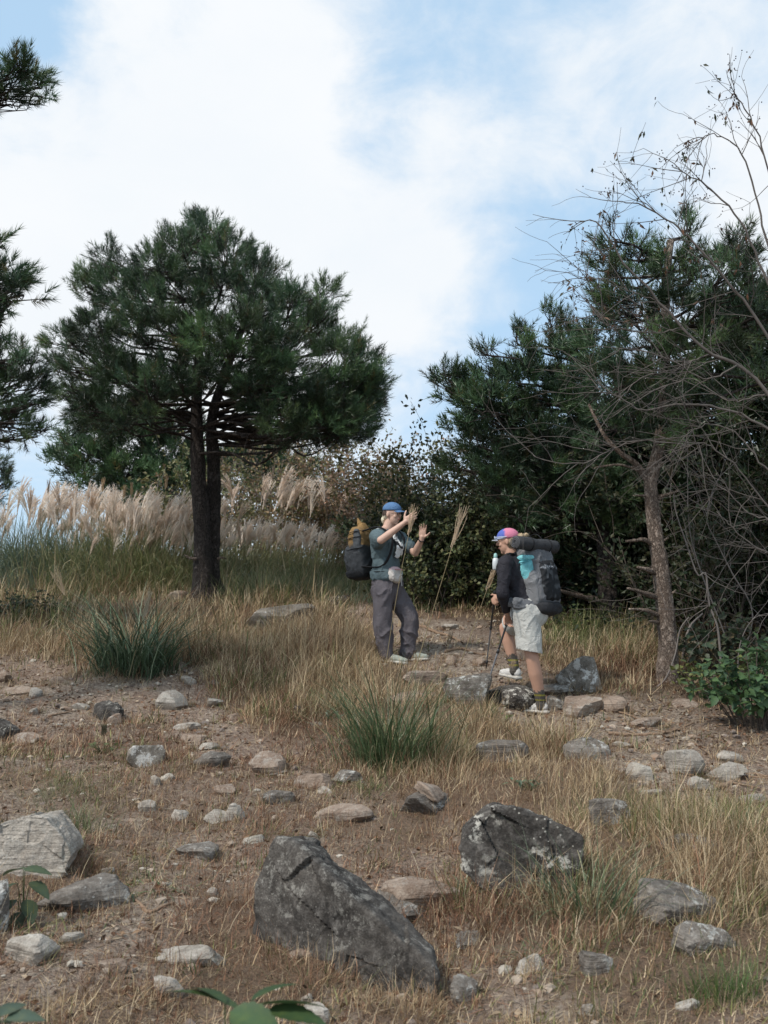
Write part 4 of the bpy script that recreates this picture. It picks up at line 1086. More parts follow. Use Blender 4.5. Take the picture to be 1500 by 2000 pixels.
def silver_clump(label, u, Yp, rx, ry, hb, npl, pl, seed, bladecol, nb=1300, kinds=(0, 10), lean_az=0.2, W=.009, group=None, upright=.28):
    rg = np.random.default_rng(seed)
    b = at(u, Yp); root = thing('silver_grass', b, label, 'silver grass', group)
    x = b[0] + rg.normal(0, rx * .5, nb); y = b[1] + rg.normal(0, ry * .5, nb)
    base = np.stack([x, y, terrain(x, y) - .02], -1)
    az = np.arctan2(y - b[1], x - b[0]) * .7 + rg.normal(0, 1.0, nb)
    cols = np.asarray(bladecol)[rg.integers(0, len(bladecol), nb)] * (.7 + .6 * rg.random((nb, 1)))
    ac = Acc(); ribbons(ac, base, az, np.abs(rg.normal(upright, .16, nb)), hb * (.55 + .75 * rg.random(nb)), W * (.6 + .6 * rg.random(nb)), cols, 5, 2.1 * (.1 + .95 * rg.random(nb)), rg)
    put('blades', ac.mesh('silver_grass_blades', False), M['blade'], root, kind='stuff')
    for i in range(npl):
        px = b[0] + rg.normal(0, rx * .48); py = b[1] + rg.normal(0, ry * .5)
        h = pl[0] + (pl[1] - pl[0]) * rg.random()
        o = put('plume', plumes[int(rg.integers(*kinds))], None, root, loc=(px - b[0], py - b[1], gz(px, py) - b[2]),
                rot=(rg.normal(0, .11), rg.normal(.02, .10), rg.normal(lean_az, 1.1)), scale=(1, 1, 1))
        o.scale = (h * 1.0, h * 1.0, h)
    return root
GB = [(.19, .23, .11), (.14, .19, .09), (.25, .26, .14), (.36, .34, .20)]
GBL = [(.11, .16, .12), (.15, .20, .15), (.09, .13, .09), (.24, .26, .18)]
GY = [(.25, .26, .11), (.34, .31, .16), (.19, .22, .09), (.46, .40, .25)]
silver_clump('thin silver grass at the far left edge, plumes airy against the sky', 40, 18.0, 1.3, .8, 1.35, 34, (1.2, 2.0), 231, GBL, 1700)
silver_clump('loose silver grass second from the left edge with pale upright plumes', 140, 17.6, 1.2, .8, 1.35, 40, (1.1, 1.95), 232, GBL + GB, 1700)
silver_clump('dense pink-beige silver grass under the left background pine', 235, 17.2, 1.1, .8, 1.3, 84, (1.0, 1.85), 233, GB + GY, 1700)
silver_clump('densest pink-beige silver grass leaning right, just left of the two-trunk pine', 308, 16.8, 1.0, .8, 1.2, 110, (.95, 1.7), 234, GY + GB, 1700)
silver_clump('short silver grass touching the left side of the two-trunk pine', 352, 16.4, .5, .4, .8, 26, (.8, 1.2), 235, GY, 500)
silver_clump('row of straight cream plumes just right of the two-trunk pine', 465, 18.0, 1.0, .8, .85, 52, (.95, 1.25), 236, GB + GY, 1000)
silver_clump('pinkish silver grass in the middle below the tall plumes', 550, 17.8, 1.1, .7, .8, 64, (.85, 1.2), 237, GY + GB, 1100)
silver_clump('low pale silver grass left of the man in the blue cap', 640, 17.4, .9, .6, .75, 40, (.7, 1.0), 238, GY, 900)
silver_clump('tall silver grass plumes rising above the row, before the tan bush', 505, 19.6, .8, .5, 1.2, 12, (1.9, 2.3), 239, GY, 250, lean_az=.0)
silver_clump('second group of tall silver plumes, nearer the brown bush', 585, 19.6, .6, .5, 1.1, 10, (1.8, 2.15), 240, GY, 200)
silver_clump('green arching grass tussock below the middle plumes', 535, 15.0, .9, .4, .55, 0, (1, 1), 241, GB, 1500, W=.005)
silver_clump('green grass bank behind the man in the blue cap', 650, 15.8, 1.2, .5, .5, 0, (1, 1), 242, GB + GY, 1500, W=.005)
silver_clump('long green grass at the right foot of the two-trunk pine', 480, 16.0, .7, .4, .6, 0, (1, 1), 243, GB + GY, 1100, W=.005)
silver_clump('dark green grass bank under the thin silver grass at the left edge', 70, 16.4, 1.6, .5, .55, 0, (1, 1), 244, GBL, 1700, W=.005)
silver_clump('olive grass bank under the dense silver grass', 250, 16.0, 1.3, .4, .5, 0, (1, 1), 245, GY, 1500, W=.006)

def tussock(label, u, v, h, r, nb, cols, seed, W=.006, droop=1.5, upright=.3, name='grass_tussock'):
    rg = np.random.default_rng(seed); b = G(u, v)
    x = b[0] + rg.normal(0, r * .5, nb); y = b[1] + rg.normal(0, r * .35, nb)
    base = np.stack([x, y, terrain(x, y) - .01], -1)
    az = np.arctan2(y - b[1], x - b[0]) + rg.normal(0, .9, nb)
    c = np.asarray(cols)[rg.integers(0, len(cols), nb)] * (.6 + .7 * rg.random((nb, 1)))
    ac = Acc(); ribbons(ac, base, az, np.abs(rg.normal(upright, .2, nb)), h * (.3 + 1.0 * rg.random(nb)), W * (.5 + .6 * rg.random(nb)), c, 6, droop * (.4 + .8 * rg.random(nb)), rg)
    root = thing(name, b, label, 'grass tussock')
    put('blades', ac.mesh('tussock_blades', False), M['blade'], root, kind='stuff')
    return root
T1 = [(.10, .145, .07), (.14, .19, .10), (.08, .12, .06), (.24, .28, .18), (.34, .30, .18), (.30, .22, .12)]
T2 = [(.07, .11, .045), (.10, .15, .06), (.17, .20, .10), (.26, .23, .13), (.30, .22, .12)]
tussock('large blue-green arching tussock with a seed head on the left, before the two-trunk pine', 262, 1312, 1.05, .36, 620, T1[:4] + [(.07, .105, .055), (.05, .08, .04)] * 2, 251, W=.0075, droop=1.9)
tussock('dark green upright tussock in the middle foreground beside the dry grass', 765, 1495, .84, .32, 640, T2[:3] + T2[:2] + T2 + [(.06, .095, .04)] * 3, 252, W=.0046, droop=1.35, upright=.2)
tussock('green blades arching over the right side of the lichen boulder', 1150, 1790, .42, .22, 260, T2 + T1, 253, W=.0036)
tussock('small bright green tuft in the tan grass left of the standing man', 571, 1310, .26, .10, 150, [(.09, .15, .04), (.12, .18, .06)], 254, W=.0022, droop=.6)
tussock('fresh green tuft in the bottom right corner', 1415, 1955, .16, .13, 420, [(.06, .12, .025), (.09, .16, .04)], 255, W=.0013, droop=.5)
tussock('sparse green tuft beside the pale boulder on the left', 150, 1625, .24, .22, 240, [(.11, .15, .05), (.09, .12, .05), (.2, .2, .1)], 256, W=.0022, droop=.9)
tussock('pale green grass tuft in the tan grass by the cracked pale stones', 1445, 1640, .26, .14, 130, T1, 257, W=.0026)
tussock('few wide green blades at the left foot of the lichen boulder', 905, 1755, .17, .10, 60, [(.10, .16, .06), (.3, .3, .2)], 258, W=.0042)
tussock('flat green blades left of the slanted slab', 310, 1740, .16, .16, 60, [(.08, .15, .05), (.10, .17, .07)], 259, W=.0042, droop=1.9, upright=.8)
tussock('small green blades on bare soil between the big boulders and the bottom edge', 1035, 1870, .15, .12, 50, [(.16, .19, .10), (.10, .14, .06)], 260, W=.0035, droop=1.8, upright=.8)
tussock('thin green tuft below the flat reddish stone', 720, 1545, .12, .14, 110, [(.10, .14, .04)], 261, W=.0022)
tussock('grey-green leaning blades left of the dark upright tussock', 690, 1180, .5, .5, 240, T1, 262, W=.005)

# single plumes on long stalks
def lone_plume(label, head_uv, foot_uv, Yp, headlen, seed, col=(.50, .38, .26), bow=0, name='grass_plume', open_=.12, w=.003):
    rg = np.random.default_rng(seed)
    b = P(*foot_uv, Yp); tip = P(*head_uv, Yp)
    zz = gz(b[0], b[1])
    if b[2] > zz: b = np.array([b[0], b[1], zz])
    d = tip - b; Lh = np.linalg.norm(d)
    side = nrm(np.cross(d, np.array([0, 1, 0])))
    root = thing(name, b, label, 'grass stalk')
    t = np.linspace(0, 1, 16)[:, None]
    path = b + d * t + side * bow * 4 * t * (1 - t)
    k = int(15 * (1 - headlen / Lh)); k = max(2, min(13, k))
    a = Acc(); tube(a, path[:k + 1], np.linspace(w, w * .6, k + 1), 5, (.40, .33, .20)); put('stalk', a.mesh('stalk', True), M['plume'], root)
    h = Acc(); ax = nrm(tip - path[k])
    for i in range(12):
        p = path[k] + ax * headlen * .35 * i / 12; dd = nrm(ax + open_ * rg.normal(0, .8, 3)); L = np.linalg.norm(tip - p) * (.75 + .25 * rg.random())
        q = np.array([p + dd * L * s_ + ax * 0 + side * .015 * math.sin(s_ * 3 + i) * 1 for s_ in np.linspace(0, 1, 8)])
        tube(h, q, np.linspace(.0028, .001, 8) * w / .003, 3, col, cap=False)
        m = 36; j = rg.integers(0, 7, m); qq = q[j] + (q[j + 1] - q[j]) * rg.random((m, 1)); hd_ = nrm(ax + rg.normal(0, .35, (m, 3))); sd = nrm(np.cross(hd_, rg.normal(0, 1, (m, 3)))) * .0012 * w / .003
        h.add(np.stack([qq - sd, qq + sd, qq + hd_ * .02], 1).reshape(-1, 3), tris=np.arange(m * 3).reshape(m, 3), col=np.asarray(col) * (.8 + .4 * rg.random()))
    put('seed_head', h.mesh('seed_head', False), M['plume'], root)
    # one long dry leaf
    a = Acc(); s0 = path[4]; az = rg.random() * 6.28
    ribbons(a, s0[None], np.array([az]), np.array([.4]), np.array([.28]), np.array([.004]), np.array([[.35, .30, .18]]), 5, 1.6, rg)
    put('dry_leaf', a.mesh('dry_leaf', False), M['blade'], root)
    return root
lone_plume('tall lone tan plume leaning right between the two hikers', (908, 984), (808, 1265), 9.9, .42, 301, w=.0048, col=(.66, .54, .40))
lone_plume('tan plume rising in front of the raised hand of the man in the blue cap', (812, 982), (752, 1275), 9.9, .33, 302, bow=.02, w=.004, col=(.60, .48, .34))
lone_plume('short drooping tan plume just left of the striding hiker', (968, 1104), (900, 1200), 10.4, .25, 303, w=.0045, col=(.60, .48, .34))
lone_plume('pale plume bent over low against the dark grass at the far left', (104, 1106), (262, 1165), 12.4, .32, 304, bow=.22, col=(.62, .50, .36), open_=.2, w=.004)
lone_plume('pale seed head leaning out of the large left tussock', (296, 1148), (252, 1240), 9.8, .25, 305, col=(.55, .48, .36), w=.004)
for i, (h_, f_, lab) in enumerate([((326, 926), (312, 1120), 'tall tan plume before the left background pine, nearest the trunk'), ((258, 940), (250, 1120), 'tall plume above the dense silver grass, right one of the upright pair'),
        ((244, 946), (232, 1120), 'tall plume above the dense silver grass, left one of the upright pair'), ((200, 932), (206, 1120), 'tall slender plume above the dense silver grass, left of the upright pair'), ((95, 935), (92, 1110), 'left of two dark thin plumes against the blue sky'), ((113, 940), (108, 1110), 'right of two dark thin plumes against the blue sky'),
        ((534, 906), (520, 1110), 'tallest plume above the middle silver grass')]):
    lone_plume(lab, h_, f_, 16.4 if i < 4 else (17.2 if i < 6 else 18.6), .24 if i < 4 else .2, 310 + i, col=(.55, .42, .28) if i < 4 else (.35, .28, .22), w=.0045)
lone_plume('thin grey leafless stalk leaning over the path stones', (882, 1232), (835, 1362), 8.2, .05, 321, col=(.16, .13, .09), w=.0014, open_=.02)
lone_plume('bent dark weed stem in front of the striding hiker', (1004, 1290), (955, 1400), 8.6, .02, 322, w=.001)
lone_plume('thin dark upright weed on the bare soil at left', (203, 1415), (199, 1530), G(199, 1530)[1], .06, 323, col=(.12, .11, .07), w=.002)

# broad leaves close to the lens
def broad_plant(label, base, leaves, seed, col, name='leafy_plant'):
    root = thing(name, base, label, 'plant')
    for (tip, L, W, yaw, pitch, roll, k) in leaves:
        me = leaf_mesh(L, W, np.array(col) * k, .06, .22, .25, 14)
        q = np.array(tip); o = put('leaf', me, None, root, loc=tuple(q - base), rot=(roll, pitch, yaw))
        a = Acc(); tube(a, smooth_path([base, (base + q) / 2 + np.array([0, 0, .01]), q], 8), np.linspace(.0022, .0015, 8), 5, (.06, .09, .03)); put('stem', a.mesh('stem'), M['leaf'], root)
    return root
Yf = 2.05
bf = P(440, 2040, Yf + .1); bf[2] = gz(bf[0], bf[1])
broad_plant('blurred dark green broad-leaved plant at the bottom edge near the lens', bf,
            [(P(470, 1975, Yf), .165, .028, 2.75, -.34, .25, .9), (P(480, 1970, Yf), .160, .026, .12, -.22, -.35, .9), (P(450, 1975, Yf - .05), .12, .034, -.5, .1, .5, 1.1), (P(490, 1955, Yf + .1), .11, .022, .6, -.35, -.2, .8), (P(520, 1975, Yf), .12, .024, -.15, -.05, .3, .9), (P(440, 1960, Yf), .10, .022, 2.4, -.3, .3, .8)], 1, (.045, .080, .032))
bf2 = P(20, 2030, 2.2); bf2[2] = gz(bf2[0], bf2[1])
broad_plant('blurred grey-green leaves in the bottom left corner', bf2, [(P(10, 1990, 2.2), .08, .024, .2, -.1, .2, 1.), (P(20, 2000, 2.2), .07, .022, 2.6, .0, .2, .8), (P(0, 1985, 2.2), .08, .022, 1.2, -.2, .1, .9)], 2, (.07, .10, .07))
bf3 = G(45, 1800)
broad_plant('dark-leaved nettle-like plant between the boulder and the left edge', bf3,
            [(bf3 + np.array(o), .12, .035, y_, p_, r_, k) for o, y_, p_, r_, k in [((0, -.02, .22), .2, .0, .2, 1.0), ((0, 0, .22), 2.8, .1, .1, .9), ((.03, -.02, .17), -.4, .3, .1, .8), ((-.03, 0, .16), 3.6, .3, .1, .7), ((.02, -.03, .10), -.9, .5, 0, .7), ((-.02, -.03, .10), -2.2, .4, 0, .8), ((0, -.03, .05), -1.4, .3, 0, .6)]], 3, (.06, .085, .045))
for i, (u_, v_, lab, cl) in enumerate([(230, 1210, 'grey-green knotweed sprigs on the bare left slope', (.10, .12, .08)), (985, 1415, 'small fern-like green sprig in the straw below the striding hiker', (.08, .13, .04)), (1035, 1550, 'small green rosette in the tan grass above the boulder', (.08, .12, .07)), (200, 1475, 'small weed with upright green leaves on the left soil', (.10, .12, .05)), (640, 1410, 'pale grey-green weeds on the soil left of the middle tussock', (.13, .15, .11))]):
    b = G(u_, v_); rg2 = np.random.default_rng(400 + i); n = 16
    broad_plant(lab, b, [(b + np.array([rg2.normal(0, .06), rg2.normal(0, .05), .03 + .08 * rg2.random()]), .05, .012, rg2.random() * 6.28, rg2.normal(0, .3), 0, .7 + .5 * rg2.random()) for _ in range(n)], i, cl, 'weed')
for i, (u_, v_, lab, hh_, rr_2, cl_) in enumerate([(110, 1560, 'loose green and straw grass left of the small upright cream stone', .20, .22, [(.12, .16, .06), (.26, .22, .12), (.30, .2, .11)]),
        (470, 1770, 'rusty grass tuft at the left foot of the slanted slab', .17, .16, [(.30, .17, .10), (.22, .12, .07), (.38, .26, .16)]), (620, 1925, 'rusty and green grass under the lower edge of the slanted slab', .19, .24, [(.30, .18, .11), (.13, .15, .06), (.36, .25, .15)]),
        (800, 1985, 'straw tuft at the right tip of the slanted slab', .16, .16, [(.38, .27, .16), (.24, .14, .08)]), (160, 1700, 'rusty tuft between the pointed boulder and the striated rock', .13, .12, [(.28, .16, .09), (.2, .11, .07)]),
        (350, 1500, 'thin rusty grass in the middle of the left soil', .12, .22, [(.30, .17, .10), (.20, .12, .07)]), (1010, 1790, 'rusty grass in front of the lichen boulder', .15, .22, [(.30, .18, .11), (.36, .25, .15), (.14, .15, .07)]),
        (1330, 1830, 'rusty grass between the two layered grey rocks', .15, .20, [(.34, .22, .13), (.24, .14, .08)]), (250, 1940, 'low rusty grass above the bottom left leaves', .12, .26, [(.28, .16, .10), (.2, .12, .07)])]):
    tussock(lab, u_, v_, hh_, rr_2, 420, cl_, 700 + i, W=.0013, droop=1.2, upright=.5, name='grass_tuft')
# ================================================================== ROCKS
_ico = {}
def ico(s):
    if s not in _ico:
        bm = bmesh.new(); bmesh.ops.create_icosphere(bm, subdivisions=s, radius=1)
        v = np.array([x.co[:] for x in bm.verts]); f = np.array([[l.index for l in x.verts] for x in bm.faces]); bm.free(); _ico[s] = (v, f)
    return _ico[s]
def chips(rg, v, rr, nchip, lo, hi, sharp=40.0):
    "knocks irregular facets off corners and edges"
    n = nrm(rg.normal(0, 1, (nchip, 3)))
    near = np.argmax(n @ v.T, 1)
    pn = v * rr[:, None]
    sup = (n @ pn.T).max(1)                       # furthest reach of the body along each normal
    d = sup * (lo + (hi - lo) * rg.random(nchip))
    c = v @ n.T
    r = np.where(c > .05, d / np.maximum(c, .05), 99.0)
    return np.minimum(rr, r.min(1))
def rock_mesh(size, seed, sub=4, cuts=7, sharp=30.0, bump=.05, planes=None, depth_min=.40):
    rg = np.random.default_rng(seed)
    v, f = ico(sub)
    if planes is None:
        n = nrm(rg.normal(0, 1, (cuts, 3)) * np.array([1, 1, .8])); d = depth_min + (.95 - depth_min) * rg.random(cuts)
        n = np.vstack([n, nrm([[rg.normal(0, .25), rg.normal(-.1, .2), 1]])]); d = np.append(d, .60 + .3 * rg.random())
    else:
        n = nrm([p[:3] for p in planes]); d = np.array([p[3] for p in planes])
    c = v @ n.T
    r = np.where(c > .05, d / np.maximum(c, .05), 9.0)
    r = np.concatenate([r, np.ones((len(v), 1)) * 1.25], 1)
    rr = (np.sum(r ** -sharp, 1)) ** (-1 / sharp)
    if planes is None: rr = chips(rg, v, rr, 7, .82, .97)
    p = v * rr[:, None]
    q = p * 1.6 + seed * 1.37
    st = vnoise(np.stack([q[:, 0] * .6, q[:, 1] * .6, q[:, 2] * 6 + q[:, 0]], -1))
    disp = bump * (fbm(q * 1.1, 3) * 1.1 + .8 * (np.abs(vnoise(q * 3.1)) - .3) + .55 * vnoise(q * 7) + .30 * vnoise(q * 15) + .5 * np.round(st * 2) / 2)
    p = p * (1 + .8 * disp[:, None])
    ext = p.max(0) - p.min(0); p = (p - (p.max(0) + p.min(0)) / 2) / ext * np.asarray(size)
    a = Acc(); a.add(p, tris=f); return a
FOOT = []
def rock(box, m, label, cat='rock', seed=0, sub=4, depth=.85, sink=.42, tilt=(0, 0, 0), planes=None, cuts=7, sharp=30, bump=.05, base_v=None, name='rock', lift=0.0, Yoff=0.0):
    u0, v0, u1, v1 = box
    uc = (u0 + u1) / 2
    g_ = G(uc, (base_v if base_v else v1) - 2)
    w = (u1 - u0) / FPX * g_[1]
    dp = w * depth
    Yc = g_[1] + dp * .38 + Yoff
    h = (v1 - v0) / FPX * g_[1]
    # the visible height also holds the receding top face
    h = max(h * .86 - dp * .10, h * .42)
    H = h / (1 - sink)
    c = P(uc, (v0 + v1) / 2, Yc)
    z0 = gz(c[0], Yc)
    x = c[0] ; zc = z0 - H * sink + H / 2 + lift
    if u1 - u0 < 84: sub = 3
    a = rock_mesh((w * 1.02, dp, H), seed, sub, cuts, sharp, bump, planes)
    me = a.mesh(name)
    vv = np.zeros(len(me.vertices) * 3, np.float32); me.vertices.foreach_get('co', vv); vv = vv.reshape(-1, 3)
    vv[:, 2] += H / 2 - H * sink; me.vertices.foreach_set('co', vv.ravel()); me.update()
    FOOT.append((x, Yc, w, dp))
    me.set_sharp_from_angle(angle=math.radians(24))
    return put(name, me, M['rock_' + m], loc=(x, Yc, z0 + lift), rot=tilt, label=label, cat=cat)
# the slanted slab: its own outline with a real thickness
def slab(label, outline, Yb_, thick, m, seed, lean=.35, sub=5, skew=(0, 0), name='rock', turn=0.0):
    ul, ur = min(o_[0] for o_ in outline), max(o_[0] for o_ in outline)
    pts = np.array([P(u, v, Yb_ + turn * (u - ul) / (ur - ul)) for u, v in outline])
    c = pts.mean(0)
    from mathutils.geometry import convex_hull_2d
    front = pts - c
    back = front * np.array([.80, 1, .80]); back[:, 1] += thick; back[:, 0] += skew[0]; back[:, 2] += skew[1]
    front[:, 1] += lean * (front[:, 2] - front[:, 2].min())
    back[:, 1] += lean * .6 * (back[:, 2] - back[:, 2].min())
    al = np.vstack([front, back]); cen = al.mean(0); al = al - cen
    bm = bmesh.new()
    for p in al: bm.verts.new(p)
    bmesh.ops.convex_hull(bm, input=bm.verts[:]); bm.normal_update()
    bmesh.ops.triangulate(bm, faces=bm.faces[:]); bm.verts.index_update()
    a = Acc(); a.add(np.array([v.co[:] for v in bm.verts]), tris=np.array([[l.index for l in f.verts] for f in bm.faces])); bm.free()
    ext = al.max(0) - al.min(0); me = remesh(a, name, float(ext.max()) / 80, 3, keep=1)
    n_ = len(me.vertices); co = np.zeros(n_ * 3, np.float32); me.vertices.foreach_get('co', co); co = co.reshape(-1, 3).astype(float)
    no = np.zeros(n_ * 3, np.float32); me.vertices.foreach_get('normal', no); no = no.reshape(-1, 3)
    s = float(ext.max()); q = co / s * 4.0 + seed
    # broken facets: each patch of the surface is shifted as a plane
    rg = np.random.default_rng(seed); pc = co[rg.integers(0, n_, 26)]; pd = rg.normal(0, 1, 26); pg = rg.normal(0, .045, (26, 3))
    dist = np.linalg.norm(co[:, None] - pc[None], axis=2) + .05 * s * vnoise(q * 2.1)[:, None]; kk = dist.argmin(1)
    disp = (pd[kk] * .006 * s + ((co - pc[kk]) * pg[kk]).sum(1)) + s * (fbm(q * .8, 3) * .010 + (np.abs(vnoise(q * 2.3)) - .4) * .014 + vnoise(q * 6) * .0045 + vnoise(q * 15) * .0025)
    co = co + no * disp[:, None]; me.vertices.foreach_set('co', co.astype(np.float32).ravel()); me.update()
    me.set_sharp_from_angle(angle=math.radians(32))
    base = c + cen
    return put(name, me, M[m], loc=tuple(base), label=label, cat='boulder')
gS = G(660, 1900)
slab('big dark slab of rock slanting down to the right in the middle foreground', [(486, 1830), (490, 1740), (520, 1658), (534, 1642), (560, 1652), (640, 1728), (740, 1815), (845, 1895), (860, 1920), (850, 2010), (800, 2060), (640, 2000), (486, 1890)], G(500, 1845)[1], .24, 'rock_slab', 3, lean=.16, skew=(.09, .012), turn=G(846, 1968)[1] - G(500, 1845)[1])
gL = G(1010, 1772)
slab('rounded dark boulder covered in pale lichen spots, right of the slanted slab', [(898, 1665), (905, 1640), (958, 1592), (975, 1584), (1020, 1590), (1110, 1618), (1145, 1640), (1143, 1690), (1105, 1735), (1098, 1770), (1040, 1778), (985, 1775), (940, 1740), (905, 1705)], gL[1] + .04, .46, 'rock_dark', 9, lean=.22, skew=(0, -.02))
gP = G(70, 1728)
slab('pale speckled boulder with a pointed top at the left edge', [(-40, 1650), (-10, 1615), (62, 1597), (82, 1603), (130, 1655), (139, 1675), (130, 1700), (95, 1735), (20, 1740), (-40, 1710)], gP[1] + .03, .34, 'rock_pale', 15, lean=.2)
gT = G(1130, 1356)
slab('upright lichen-patched stone standing right of the striding hiker', [(1085, 1325), (1105, 1312), (1128, 1287), (1143, 1279), (1162, 1284), (1168, 1305), (1176, 1335), (1178, 1352), (1160, 1360), (1125, 1352), (1095, 1340)], gT[1] + .03, .26, 'rock_lichen', 21, lean=.1)
